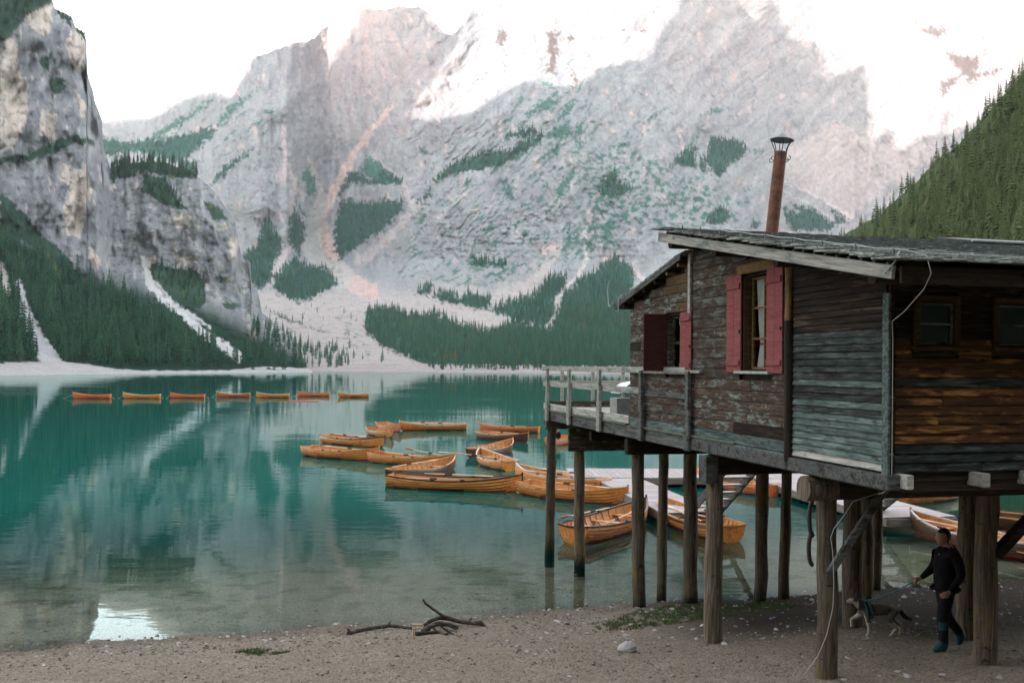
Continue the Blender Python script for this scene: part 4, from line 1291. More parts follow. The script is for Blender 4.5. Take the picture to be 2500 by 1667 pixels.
# --- chimney
ch = MB()
p0 = Vector((1.17, 4.6, 6.5)); p1 = Vector((1.34, 4.6, 8.0))
ch.tube([p0, p0.lerp(p1, .5), p1], .097, 16, 0)
chim = ch.build('chimney', RUST, cabin)
dirc = (p1 - p0).normalized()
b = MB()
cc = p1 + dirc * .19
n = 20
vs = [cc + dirc * .115]; 
for k in range(n):
    a = 2 * math.pi * k / n
    vs.append(cc + Vector((math.cos(a) * .185, math.sin(a) * .185, -math.cos(a) * .185 * dirc.x)))
vs.append(cc + dirc * .002)
b.raw(vs, [(0, 1 + k, 1 + (k + 1) % n) for k in range(n)] + [(n + 1, 1 + (k + 1) % n, 1 + k) for k in range(n)], 0, False)
b.build('chimney_cap', STEEL, chim)
for k in range(6):
    a = 2 * math.pi * k / 6 + .2
    e = Vector((math.cos(a), math.sin(a), 0))
    b = MB()
    q = [p1 + e * .094 - dirc * .11, p1 + e * .096, p1 + e * .11 + dirc * .07, p1 + e * .15 + dirc * .15, p1 + e * .165 + dirc * .19]
    b.tube(q, .0075, 5, 0)
    cu = [p1 + e * (.094 + .038 - .038 * math.cos(w)) + dirc * (-.11 - .035 * math.sin(w)) for w in np.linspace(0, 4.6, 9)]
    b.tube(cu, .006, 5, 0)
    b.build('cap_bracket', IRON, chim)
# --- windows, shutters, curtains on the long wall
def curtain(name, y0, y1, z0, z1, x, mat, parent, tie=None, fold=7, seed=0):
    ny, nz = 40, 26
    vs = []
    for j in range(nz + 1):
        z = z1 + (z0 - z1) * j / nz
        w = 1.0; cxx = (y0 + y1) / 2
        if tie is not None:
            if z > tie: w = .34 + .66 * ((z - tie) / (z1 - tie)) ** .75
            else: w = .34 + .5 * ((tie - z) / (tie - z0)) ** .8
        for i in range(ny + 1):
            u = i / ny - .5
            vs.append((x + .018 * math.sin(u * fold * 6.28 + seed + math.sin(j * .3) * .4) * (.5 + .5 * w) , cxx + u * (y1 - y0) * w, z))
    fs = [(j * (ny + 1) + i, j * (ny + 1) + i + 1, (j + 1) * (ny + 1) + i + 1, (j + 1) * (ny + 1) + i) for j in range(nz) for i in range(ny)]
    b = MB(); b.raw(vs, fs, 0, True); return b.build(name, mat, parent)
def wall_window(y0, y1, z0, z1, dep, fr, rows, mat, xrail=.03):
    win = MB()
    yc, zc = (y0 + y1) / 2, (z0 + z1) / 2
    for y_ in (y0 + fr / 2, y1 - fr / 2): win.box((dep, y_, zc), (.05, fr, z1 - z0), None, 0, .006)
    for z_ in (z0 + fr / 2, z1 - fr / 2): win.box((dep + .002, yc, z_), (.05, y1 - y0 - 2 * fr, fr), None, 0, .006)
    w = win.build('window', mat, cabin)
    b = MB(); b.box((dep - .004, yc, zc), (.035, fr * .75, z1 - z0 - 2 * fr), None, 0, .004); b.build('mullion', mat, w)
    for k in range(1, rows):
        z_ = z0 + (z1 - z0) * k / rows
        b = MB(); b.box((dep - .002, yc, z_), (.03, y1 - y0 - 2 * fr, xrail), None, 0, .004); b.build('sash_bar', mat, w)
    cl = NT('clear_pane')
    gl_ = cl.n('ShaderNodeBsdfGlossy'); gl_.inputs['Roughness'].default_value = .03
    tr_ = cl.n('ShaderNodeBsdfTransparent'); tr_.inputs[0].default_value = (.85, .87, .86, 1)
    mx_ = cl.n('ShaderNodeMixShader'); mx_.inputs[0].default_value = .10
    cl.l(tr_.outputs[0], mx_.inputs[1]); cl.l(gl_.outputs[0], mx_.inputs[2]); cl.l(mx_.outputs[0], cl.out.inputs[0])
    for k in range(rows):
        for s in (0, 1):
            a = y0 + fr if s == 0 else yc + fr * .4
            c = yc - fr * .4 if s == 0 else y1 - fr
            za = z0 + (z1 - z0) * k / rows + .02; zb = z0 + (z1 - z0) * (k + 1) / rows - .02
            b = MB(); b.box((dep + .004, (a + c) / 2, (za + zb) / 2), (.004, c - a, zb - za)); b.build('pane', cl.mat, w)
    return w
w1 = wall_window(2.51, 3.2, 4.575, 5.855, .13, .034, 3, W_GOLD)
curtain('curtain', 2.78, 3.14, 4.6, 5.84, .158, CLOTH, w1, 4.93, 6)
curtain('curtain', 2.53, 2.80, 4.6, 5.84, .170, CLOTHB, w1, None, 4, 1)
b = MB(); b.box((.16, 2.96, 4.93), (.05, .12, .025), None, 0, .008); b.build('curtain_tie', plain('red_ribbon', (.5, .03, .06), .8), w1)
for s, y_ in ((1, 2.515), (-1, 3.195)):
    part_box('jamb', (.06, y_ , 5.21), (.16, .012, 1.30), W_OCHRE, w1, .002)
part_box('sill', (-.05, 2.86, 4.535), (.10, .95, .04), W_GREY, w1)
part_box('lintel', (-.035, 2.82, 5.965), (.05, 1.05, .13), W_GOLD, w1)
w2 = wall_window(5.25, 5.84, 4.56, 5.445, .10, .04, 2, W_BROWN2, .05)
curtain('curtain', 5.36, 5.70, 5.02, 5.42, .128, CLOTH, w2, 5.05, 5)
curtain('curtain', 5.28, 5.48, 4.58, 5.0, .128, CLOTH, w2, None, 3)
part_box('jamb', (.05, 5.835, 5.0), (.13, .012, .9), W_BROWN, w2, .002)
part_box('sill', (-.045, 5.55, 4.53), (.10, 2.2, .045), W_GREY, w2)
def shutter(y0, z0, wd, ht, rz, nb, hx=-.045, W_RED=W_RED):
    """hinged at y0; boards and two battens"""
    s = empty('shutter'); s.parent = cabin; s.location = (hx, y0, z0); s.rotation_euler = (0, 0, rz)
    bw_ = wd / nb
    for k in range(nb):
        o_ = plank('board', (k * bw_ + .002, 0, ht / 2), ((k + 1) * bw_ - .002, 0, ht / 2), ht, .024, W_RED, s, ch=.004)
    for z_ in (ht * .10, ht * .885):
        plank('batten', (.02, -.022, z_), (wd - .02, -.022, z_), .075, .02, W_RED, s, ch=.005)
    b = MB(); b.box((wd - .03, -.022, ht * .42), (.02, .02, .05), None, 0, .003); b.box((.01, -.02, ht * .12), (.03, .012, .02)); b.box((.01, -.02, ht * .86), (.03, .012, .02))
    b.build('latch', IRON, s)
    return s
shutter(2.505, 4.53, .405, 1.375, -math.pi / 2, 2)                     # right leaf: hinge at the opening, opened flat
shutter(3.64, 4.53, .43, 1.37, -math.pi / 2, 2)
shutter(5.25, 4.535, .41, .945, -math.pi / 2, 2)
shutter(5.85, 4.53, .43, .95, math.pi + .05, 2, -.02, W_RED_SHADED)
# --- front wall windows
for (a, b_, c, d) in FWIN:
    m = MB(); xc, zc = (a + b_) / 2, (c + d) / 2
    for x_ in (a - .035, b_ + .035): m.box((x_, -.02, zc), (.06, .05, d - c + .16), None, 0, .006)
    m.box((xc, -.018, d + .045), (b_ - a, .05, .07), None, 0, .006)
    w = m.build('window', W_DSASH, cabin)
    m = MB(); m.box((xc, -.035, c - .035), (b_ - a + .18, .09, .045), None, 0, .008); m.build('sill', W_DSASH, w)
    m = MB()
    for x_ in (a + .012, b_ - .012): m.box((x_, .01, zc), (.024, .03, d - c), None, 0, .003)
    for z_ in (c + .014, zc, d - .014): m.box((xc, .008, z_), (b_ - a - .05, .03, .024), None, 0, .003)
    m.build('sash', W_BEAM, w)
    for z0_, z1_ in ((c + .026, zc - .012), (zc + .012, d - .026)):
        m = MB(); m.box((xc, .022, (z0_ + z1_) / 2), (b_ - a - .05, .006, z1_ - z0_)); m.build('pane', GLASS, w)
# --- piles
wet_foot(W_PILE)
PILES = [(1345, 1350, 22, 1), (1412, 1381, 26, 1), (1555, 1488, 31, 1), (1618, 1462, 24, 1), (1682, 1474, 34, 1), (1742, 1566, 43, 0), (1860, 1470, 30, 1), (1920, 1466, 26, 1),
         (2015, 1656, 49, 0), (2078, 1530, 46, 0), (2112, 1500, 36, 0), (2142, 1440, 26, 1), (2408, 1621, 54, 0), (2362, 1560, 46, 0), (2560, 1600, 56, 0)]
for (px, py, wpx, inwater) in PILES:
    g = G(px, py, 0.0) if inwater else GG(px, py)
    r = wpx * g.y / F / 2
    l = loc(g); zb = gz(g.x, g.y) - .35
    path = []
    lx, ly = rc.uniform(-.06, .06), rc.uniform(-.04, .04)
    for k in range(9):
        t = k / 8
        path.append((l[0] + lx * (1 - t) + rc.uniform(-.014, .014), l[1] + ly * (1 - t), zb + (3.12 - zb) * t))
    b = MB(); b.tube(path, [r * (1.06 - .1 * k / 8 + rc.uniform(-.06, .06)) for k in range(9)], 14, 0, True, True, .06, rc)
    me = b.mesh('pile', W_PILE)
    o = add('pile', me, cabin)
# pile grain runs along z: turn the pattern by using a dedicated material
for y_, x0_, x1_, zc_, hh, ww, mt in ((13.28, -.03, 4.2, 3.16, .20, .20, W_BEAM), (11.62, .05, 4.2, 2.93, .54, .07, W_BROWN), (7.8, .0, 8.4, 3.10, .30, .16, W_UNDER), (4.3, -.0, 8.4, 3.13, .30, .18, W_UNDER), (10.2, .1, 4.2, 3.12, .2, .14, W_UNDER)):
    plank('cross_beam', (x0_, y_, zc_), (x1_, y_, zc_), hh, ww, mt, ch=.02)
pole('cross_beam', [(-.10, 1.5, 3.14), (.3, 1.5, 3.14)], .155, W_PILE, None, 14, .03)
pole('cross_beam', [(.3, 1.5, 3.14), (4, 1.5, 3.13), (8.4, 1.5, 3.14)], .15, W_UNDER, None, 12, .03)
part_box('pile_cap', (.0, 4.3, 3.07), (.2, .26, .40), W_BEAM)
b = MB(); b.bar((.17, 1.36, 2.13), (.95, 1.20, 3.33), .06, .095, 0, .01); b.build('brace', W_BEAM, cabin)
b = MB(); b.bar((2.75, 1.6, 2.2), (3.9, 1.6, 3.2), .12, .14, 0, .012); b.build('brace', W_UNDER, cabin)

# ================================================================== DECK
deck = empty('deck', wor(0, 0, 0), RZ)
tag(deck, 'grey timber deck with post and rail fence jutting out over the lake', 'deck')
for k in range(34):
    y = 7.62 + k * .17
    plank('plank', (.03, y, 3.575), (4.2, y, 3.575), .03, .155, W_GREY, deck, ch=.004)
plank('rim_beam', (.0, 4.99, 3.40), (.0, 13.42, 3.40), .22, .07, W_BEAM, deck, ch=.01)
plank('rim_beam', (.0, 13.46, 3.42), (4.2, 13.46, 3.42), .24, .07, W_BEAM, deck, ch=.01)
plank('toe_board', (-.02, 7.58, 3.62), (-.02, 13.40, 3.62), .15, .035, W_GREY, deck, ch=.006)
plank('toe_board', (.03, 13.40, 3.66), (4.2, 13.40, 3.66), .16, .035, W_BROWN, deck, ch=.006)
b = MB(); b.box((0, 0, 0), (.05, 5.7, .03), None, 0, .01); b.build('mossy_ledge', MOSS, deck, (-.055, 10.5, 3.525))
plank('rail', (-.055, 5.0, 4.545), (-.055, 13.45, 4.545), .11, .055, W_GREY, deck, ch=.006)
plank('rail', (.03, 13.43, 4.545), (4.2, 13.43, 4.545), .11, .055, W_GREY, deck, ch=.006)
plank('rail', (-.035, 7.0, 4.17), (-.035, 13.40, 4.17), .12, .04, W_GREY, deck, ch=.006)
plank('rail', (-.036, 5.0, 4.14), (-.036, 6.9, 4.14), .10, .03, W_BEAM, deck, ch=.006)
plank('rail', (.03, 13.39, 4.19), (4.2, 13.39, 4.19), .12, .04, W_GREY, deck, ch=.006)
for px in (1337, 1390, 1464, 1566, 1681):
    y = LW(px, 960, -.09)[0]
    b = MB(); mt = W_GREY if px < 1500 else W_BEAM
    b.box((-.10, y, 4.16), (.06, .11, .76), None, 0, .006); b.box((-.10, y + .012, 3.60), (.065, .18, .62), None, 0, .014)
    b.build('post', mt, deck)
for x_ in (.45, 1.25, 2.05, 2.85, 3.65):
    b = MB(); b.box((x_, 13.44, 3.95), (.08, .06, 1.2), None, 0, .006); b.build('post', W_GREY, deck)

# ------------------------------------------------------------------ things on the deck
pr = empty('cabinet', wor(.62, 9.35, 3.592), RZ)
tag(pr, 'grey metal cabinet standing on the deck behind the railing', 'cabinet')
b = MB(); b.box((0, 0, .19), (.62, .42, .36), None, 0, .01); b.build('body', plain('grey_metal', (.20, .21, .20), .5, .4), pr)
b = MB()
for sx in (-.26, .26):
    for sy in (-.16, .16): b.box((sx, sy, .01), (.04, .04, .02))
b.build('feet', IRON, pr)
cp = empty('parasol', wor(.66, 9.3, 3.952), RZ)
tag(cp, 'small white canopy with metal struts above the grey deck cabinet', 'parasol')
b = MB()
prof = [(-.33, .12), (-.29, .18), (-.12, .31), (.18, .36), (.36, .33)]
vs = []
for (x_, z_) in prof:
    vs += [(x_, -.27, z_), (x_, .27, z_), (x_, -.27, z_ - .015), (x_, .27, z_ - .015)]
fs = []
for k in range(len(prof) - 1):
    i0 = k * 4; i1 = i0 + 4
    fs += [(i0, i1, i1 + 1, i0 + 1), (i0 + 2, i0 + 3, i1 + 3, i1 + 2), (i0, i0 + 2, i1 + 2, i1), (i0 + 1, i1 + 1, i1 + 3, i0 + 3)]
fs += [(0, 1, 3, 2), (len(vs) - 4, len(vs) - 2, len(vs) - 1, len(vs) - 3)]
b.raw(vs, fs, 0, False); b.build('canopy', plain('white_canvas', (.72, .76, .80), .8), cp)
for sy in (-.2, .2):
    b = MB(); b.tube([(-.28, sy, .14), (.0, sy, .02), (.05, sy, 0)], .011, 6, 0); b.tube([(.25, sy, .31), (.08, sy, .1), (.02, sy, 0)], .011, 6, 0); b.build('strut', STEEL, cp)

# ------------------------------------------------------------------ lightning cable over roof, corner and pile
b = MB()
path = [(RX0 - .02, 5.0, zr(5.0) + .16), (RX0 + .02, 4.9, zr(4.9) + .25)]
for k in range(18):
    y = 4.6 - k * .31
    path.append((RX0 + .08 + .012 * (k % 2), y, zr(y) + .205 + .012 * (k % 2)))
path += [(-.42, -.80, zr(-.8) + .22), (-.36, -1.02, 5.67), (-.33, -1.05, 5.50), (-.33, -.95, 5.36), (-.10, -.35, 5.18), (-.03, -.07, 5.1), (-.02, -.07, 4.9)]
path += [(-.02, -.07, 4.9 - .3 * k) for k in range(1, 6)] + [(-.02, -.07, 3.36), (-.05, .05, 3.28)]
path += [tuple(loc(P(px_, py_, 11.0))) for px_, py_ in ((2140, 1205), (2105, 1216), (2082, 1224), (2062, 1256), (2036, 1290), (2028, 1312), (2033, 1345), (2036, 1420), (2034, 1480), (2018, 1550), (1997, 1600), (1968, 1640))] + [tuple(loc(GG(1950, 1662)))]
cab = b; cab.tube(path, .0045, 6, 0)
cbl = empty('lightning_cable', wor(0, 0, 0), RZ)
tag(cbl, 'thin pale cable clipped along the shingle roof edge and down the corner', 'cable')
cab.build('wire', CABLE, cbl)
for k in range(3, 20, 2):
    p_ = path[k]; b = MB(); b.box((p_[0], p_[1], p_[2] - .03), (.02, .02, .075), None, 0, .003); b.build('clip', STEEL, cbl)
for k in range(28, 34, 2):
    p_ = path[k]; b = MB(); b.box((p_[0], p_[1] + .015, p_[2]), (.05, .03, .025), None, 0, .003); b.build('clip', STEEL, cbl)
b = MB(); path2 = [(-.3 + .46 * k, -.93 + .02 * (k % 2), zr(-.93) + .20 + .006 * (k % 2)) for k in range(0, 16)]
b.tube(path2, .0045, 6, 0); b.build('wire', CABLE, cbl)
b = MB(); b.tube([(RX0 + .06, -.80, zr(-.8) + .20), (RX0 - .02, -.84, 5.62), (RX0 - .05, -.72, 5.52)], .009, 6, 0); b.build('wire', CABLE, cbl)
b = MB(); b.tube([(-.24, 7.9, zl(7.9) + .12), (-.26, 8.02, zl(8) + .05), (-.26, 8.1, zl(8) + .10), (-.26, 8.16, zl(8) + .38), (-.25, 8.12, zl(8) + .55)], .008, 6, 0)
b.tube([(-.2, 7.55, zl(7.6) + .16), (-.23, 7.62, zl(7.6) + .1), (-.23, 7.64, zl(7.6) - .15)], .012, 6, 0); b.build('wire', CABLE, cbl)
# ================================================================== PONTOONS
W_DOCK = wood('dock_plank', (.24, .21, .20), (.36, .32, .305), (.46, .42, .40), None, rough=.7, vary=.22, knots=False)
W_DOCKS = wood('dock_side', (.10, .08, .06), (.19, .16, .13), (.28, .25, .21), None)
def pontoon(label, a, b, wid, z=.40, pl=.22, shadebeam=True):
    """walkway along a->b (world xy), planks across"""
    a = Vector((*a, 0)); b = Vector((*b, 0)); d = b - a; L = d.length
    r = empty('pontoon', a, math.atan2(d.y, d.x)); tag(r, label, 'pontoon', 'floating wooden pontoons')
    n = int(L / pl)
    for k in range(n):
        o_ = plank('plank', ((k + .5) * pl, -wid / 2, z - .02 + rc.uniform(-.003, .003)), ((k + .5) * pl, wid / 2, z - .02 + rc.uniform(-.003, .003)), .034, pl - .012, W_DOCK, r, ch=.004)
    for s in (-1, 1):
        plank('side_beam', (0, s * (wid / 2 - .04), z - .16), (L, s * (wid / 2 - .04), z - .16), .22, .08, W_DOCKS, r, ch=.01)
    for x_ in (.04, L - .04):
        plank('end_beam', (x_, -wid / 2 + .09, z - .16), (x_, wid / 2 - .09, z - .16), .22, .08, W_DOCKS, r, ch=.01)
    for x_ in np.arange(.5, L, 2.2):
        bb = MB(); bb.box((x_, 0, z - .38), (.7, wid * .7, .26), None, 0, .04); bb.build('float', IRON, r)
    return r
pontoon('pale wide pontoon running crosswise at the outer end of the jetty', (2.3, 36.5), (12.2, 36.9), 3.1)
pontoon('pale pontoon walkway leading from the crosswise pontoon towards the cabin stair', (4.0, 34.8), (5.25, 26.6), 1.75)
pontoon('pale pontoon walkway leading to the dark stair under the front of the cabin', (10.35, 35.2), (11.7, 26.2), 2.2)

# ================================================================== STAIRS
def stair(label, x0, x1, ytop, ybot, ztop, zbot, n=10):
    r = empty('stair', wor(0, 0, 0), RZ); tag(r, label, 'stair')
    for x_ in (x0, x1):
        bb = MB(); bb.bar((x_, ytop, ztop), (x_, ybot, zbot), .05, .24, 0, .01); bb.build('stringer', W_BEAM, r)
    for k in range(n):
        t = (k + .5) / n
        plank('tread', (x0 + .03, ytop + (ybot - ytop) * t, ztop + (zbot - ztop) * t), (x1 - .03, ytop + (ybot - ytop) * t, ztop + (zbot - ztop) * t), .04, .25, W_DOCK, r, ch=.006)
    return r
stair('open wooden stair descending under the deck to the pontoon', 5.35, 6.27, 12.3, 16.4, 3.25, .42, 11)
stair('dark open stair descending behind the front piles to the pontoon', 10.15, 11.05, 11.4, 15.6, 3.25, .42, 11)

# ================================================================== ROWING BOATS
V_OR = wood('varnish_orange', (.50, .135, .020), (.74, .25, .042), (.85, .37, .085), (.30, .075, .018), .32, (.8, 4, 4), rough=.35, spec=.3, vary=.3, coat=.12, stretch=(.5, 10, 10), bstr=.08, knots=False)
V_YE = wood('varnish_honey', (.54, .165, .026), (.78, .275, .052), (.88, .39, .10), (.36, .11, .022), .32, (.8, 4, 4), rough=.35, spec=.3, vary=.3, coat=.12, stretch=(.5, 10, 10), bstr=.08, knots=False)
V_RD = wood('varnish_red', (.50, .095, .028), (.72, .165, .052), (.82, .26, .10), (.32, .055, .02), .32, (.8, 4, 4), rough=.4, spec=.3, vary=.25, coat=.12, stretch=(.5, 10, 10), bstr=.08, knots=False)
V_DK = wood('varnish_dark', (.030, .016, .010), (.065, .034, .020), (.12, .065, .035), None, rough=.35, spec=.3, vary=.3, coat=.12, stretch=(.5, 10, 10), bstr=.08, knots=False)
V_IN = wood('boat_inside', (.34, .13, .035), (.54, .24, .075), (.68, .36, .14), None, rough=.5, spec=.4, vary=.3, stretch=(.6, 8, 8), bstr=.1, knots=False)
V_PALE = wood('pale_oar_wood', (.42, .25, .13), (.58, .37, .21), (.70, .50, .32), None, rough=.45, spec=.4, vary=.3, knots=False, bstr=.1)
V_SEAM_SHADE = plain('seam_shade', (.10, .035, .012), .6)  # dark seam strips, painting in the shadow line under each lap
P_RED = plain('red_bottom_paint', (.36, .045, .035), .5, .4, 0, 12, .25)
P_BLUE = plain('blue_bottom_paint', (.02, .10, .24), .5, .4, 0, 12, .25)
P_BLK = plain('black_gunwale', (.018, .016, .015), .4, .5, 0, 8, .2)
P_WHT = plain('white_gunwale', (.50, .45, .37), .5, .4, 0, 8, .1)
P_GUN = wood('gunwale_wood', (.34, .13, .035), (.52, .23, .07), (.64, .33, .12), None, rough=.35, coat=.3, vary=.2, knots=False, bstr=.08)
LEAT = plain('black_leather', (.02, .018, .017), .7)
BL, BB = 4.9, 1.42
def bs(u):
    """u 0 stern .. 1 bow -> x, half breadth, keel z, sheer z"""
    x = -BL / 2 + BL * u
    hb = BB / 2 * (1 - max(0, (u - .42) / .58) ** 2.3) * (1 - .40 * max(0, (.42 - u) / .42) ** 2)
    kz = -.17 + .10 * max(0, .25 - u) / .25 + .34 * max(0, (u - .82) / .18) ** 2.2
    sz = .36 + .27 * max(0, (u - .45) / .55) ** 2 + .10 * max(0, (.45 - u) / .45) ** 2
    return x, max(hb, .012), kz, sz
def sect(u, t, inset=0.0):
    x, hb, kz, sz = bs(u)
    a = t * math.pi / 2
    y = hb * math.sin(a) ** .78
    z = kz + (sz - kz) * (1 - math.cos(a)) ** .82
    if inset:
        y = max(0.0, y - inset); z = z + inset * .6 * (1 - t)
    return Vector((x, y, z))
NS = 26; NSTR = 8
def hull_mesh(mside, mbot, mtop, min_, simple=False):
    b = MB()
    us = [((k / NS) ** .92) for k in range(NS + 1)]
    ts = [k / NSTR for k in range(NSTR + 1)]
    for s in (-1, 1):
        for q in range(NSTR):
            lap = .020
            for k in range(NS):
                quad = []
                for (uu, tt, ins) in ((us[k], ts[q], 0), (us[k + 1], ts[q], 0), (us[k + 1], ts[q + 1], lap), (us[k], ts[q + 1], lap)):
                    p = sect(uu, tt)
                    n_ = Vector((0, math.sin(tt * 1.4 + .15), -math.cos(tt * 1.4 + .15)))
                    p = p + n_ * (lap - ins) * (0 if q == 0 and tt == 0 else 1)
                    quad.append((p.x, p.y * s, p.z))
                zc = sum(v[2] for v in quad) / 4
                mi = 1 if zc < .065 else (2 if q == NSTR - 1 else 0)
                b.raw(quad, [(0, 1, 2, 3) if s < 0 else (3, 2, 1, 0)], mi, False)
        for q in range(1, NSTR):
            for k in range(NS):
                quad = []
                for (uu, tt, of) in ((us[k], ts[q] - .022, .0235), (us[k + 1], ts[q] - .022, .0235), (us[k + 1], ts[q], .003), (us[k], ts[q], .003)):
                    p = sect(uu, tt)
                    n_ = Vector((0, math.sin(tt * 1.4 + .15), -math.cos(tt * 1.4 + .15)))
                    p = p + n_ * of
                    quad.append((p.x, p.y * s, p.z))
                if sum(v[2] for v in quad) / 4 > .05: b.raw(quad, [(0, 1, 2, 3) if s < 0 else (3, 2, 1, 0)], 4, False)
        # inside skin
        for q in range(1, NSTR):
            for k in range(NS):
                quad = []
                for (uu, tt) in ((us[k], ts[q]), (us[k + 1], ts[q]), (us[k + 1], ts[q + 1]), (us[k], ts[q + 1])):
                    p = sect(uu, tt, .022); quad.append((p.x, p.y * s, p.z))
                b.raw(quad, [(3, 2, 1, 0) if s < 0 else (0, 1, 2, 3)], 3, False)
    # transom
    out = [sect(0, t) for t in ts]
    pts = [(p.x - .006, p.y, p.z) for p in out] + [(p.x - .006, -p.y, p.z) for p in out[::-1]]
    pts2 = [(p[0] + .035, p[1], p[2]) for p in pts]
    n = len(pts)
    b.raw(pts, [tuple(range(n))], 0); b.raw(pts2, [tuple(range(n))[::-1]], 3)
    return b.mesh('hull', [mside, mbot, mtop, min_, V_SEAM_SHADE])
def gun_mesh(mat):
    b = MB()
    for s in (-1, 1):
        path = []
        for k in range(NS + 1):
            x, hb, kz, sz = bs(k / NS)
            path.append((x, s * (hb + .004), sz + .008))
        for k in range(NS):
            a = Vector(path[k]); c = Vector(path[k + 1])
            b.bar(a, c + (c - a) * .02, .055, .045, 0, 0)
    x, hb, kz, sz = bs(0)
    n = 8                                       # transom top, dipping in the middle
    pts = [(x, hb * (1 - 2 * k / n), sz + .012 - .05 * math.sin(math.pi * k / n)) for k in range(n + 1)]
    for k in range(n): b.bar(pts[k], pts[k + 1], .05, .04)
    x, hb, kz, sz = bs(1)
    b.bar((x + .015, 0, sz + .10), (x + .012, 0, kz + .06), .045, .06)
    return b.mesh('gunwale', mat)
def simple_parts(mat):
    d = {}
    def slab(u, w, z, th=.032):
        x, hb, kz, sz = bs(u)
        yy = hb - .05
        b = MB(); b.box((x, 0, z), (w, 2 * yy, th), None, 0, .006); return b.mesh('thwart', mat)
    d['thwart'] = [slab(.30, .24, .20), slab(.52, .24, .20), slab(.74, .22, .25)]
    b = MB(); x, hb, _, _ = bs(.075); b.box((x, 0, .20), (.62, 2 * hb - .12, .03), None, 0, .006); d['stern_seat'] = b.mesh('stern_seat', mat)
    b = MB()
    for k in range(5): b.box((-.15, -.30 + .15 * k, -.06), (3.0, .135, .018), None, 0, .003)
    d['floorboards'] = b.mesh('floorboard', mat)
    ribs = []
    for k in range(13):
        u = .08 + k * .068
        b = MB()
        for s in (-1, 1):
            pts = [sect(u, t, .032) for t in np.linspace(.0, .98, 8)]
            pts = [(p.x, p.y * s, p.z) for p in pts]
            for q in range(7): b.bar(pts[q], pts[q + 1], .032, .02, up=(1, 0, 0))
        ribs.append(b.mesh('rib', mat))
    d['rib'] = ribs
    # fore deck
    return d
PARTS = simple_parts(V_IN)
PARTS_D = simple_parts(V_DK)
rl = MB()
for s in (-1, 1):
    for u in (.38, .60):
        x, hb, kz, sz = bs(u); rl.box((x, s * (hb + .0), sz + .055), (.16, .035, .05), None, 0, .008); 
ROWL = rl.mesh('rowlock', P_BLK)
_hm = {}
def boat(label, p, q, cols, gun, group, detail=2, L=None, num=None, numside='stern', dark_inside=False):
    """p stern point, q bow point on the water (world)"""
    p = Vector(p); q = Vector(q); d = q - p
    r = empty('rowing_boat', (p + q) / 2, math.atan2(d.y, d.x))
    k = (d.length if L is None else L) / BL
    k = min(1.08, max(.86, k)); r.scale = (k, min(1, k * 1.05), min(1, k * 1.05))
    r.location.z = rc.uniform(-.02, .02)
    tag(r, label, 'rowing boat', group)
    key = tuple(m.name for m in cols)
    if key not in _hm: _hm[key] = hull_mesh(*cols)
    add('hull', _hm[key], r)
    gk = ('g', gun.name)
    if gk not in _hm: _hm[gk] = gun_mesh(gun)
    add('gunwale', _hm[gk], r)
    pt = PARTS_D if dark_inside else PARTS
    for m in pt['thwart']: add('thwart', m, r)
    if detail > 0:
        add('stern_seat', pt['stern_seat'], r); add('floorboards', pt['floorboards'], r); add('rowlock', ROWL, r)
    if detail > 1:
        for m in pt['rib']: add('rib', m, r)
    if num:
        c = bpy.data.curves.new('number', 'FONT'); c.body = num; c.size = .20; c.extrude = .002; c.align_x = 'CENTER'; c.align_y = 'CENTER'
        c.materials.append(P_WHT)
        tmp = bpy.data.objects.new('tmp', c); COL.objects.link(tmp); dg0 = bpy.context.evaluated_depsgraph_get(); dg0.update()
        nme = bpy.data.meshes.new_from_object(tmp.evaluated_get(dg0)); bpy.data.objects.remove(tmp); bpy.data.curves.remove(c)
        if not nme.materials: nme.materials.append(P_WHT)
        o_ = add('number', nme, r)
        if numside == 'stern':
            o_.location = (-BL / 2 - .014, (.20 if num == '33' else .0), .20); o_.rotation_euler = (math.pi / 2, 0, -math.pi / 2)
        else:
            u = .93; sgn = -1 if numside == 'right' else 1
            a_ = sect(.90, .86); b_ = sect(.96, .86); dirv = (b_ - a_)
            an = math.atan2(dirv.y, dirv.x)
            o_.scale = (.65, .65, .65)
            pm = (a_ + b_) / 2
            o_.location = (pm.x, sgn * (pm.y + .03), pm.z)
            o_.rotation_euler = (math.pi / 2, 0, an * 1 if sgn > 0 else -an)
            if sgn > 0: o_.rotation_euler = (math.pi / 2, 0, math.pi + an)
            else: o_.rotation_euler = (math.pi / 2, 0, -an)
    return r
def oarm():
    b = MB()
    b.tube([(0, 0, 0), (1.0, 0, 0), (2.0, 0, 0)], [.021, .027, .022], 8, 0)
    b.raw([(2.0, -.02, .012), (2.0, .02, .012), (2.0, .02, -.012), (2.0, -.02, -.012), (2.2, -.075, .008), (2.2, .075, .008), (2.2, .075, -.008), (2.2, -.075, -.008),
           (2.62, -.085, .006), (2.62, .085, .006), (2.62, .085, -.006), (2.62, -.085, -.006)],
          [(0, 4, 5, 1), (1, 5, 6, 2), (2, 6, 7, 3), (3, 7, 4, 0), (4, 8, 9, 5), (5, 9, 10, 6), (6, 10, 11, 7), (7, 11, 8, 4), (8, 11, 10, 9), (0, 1, 2, 3)], 0)
    b.tube([(-.12, 0, 0), (0, 0, 0)], [.017, .02], 8, 0)
    return b.mesh('shaft', V_PALE)
OARM = oarm()
b = MB(); b.tube([(.72, 0, 0), (1.0, 0, 0)], .034, 10, 0); OARC = b.mesh('collar', LEAT)
OARO = None
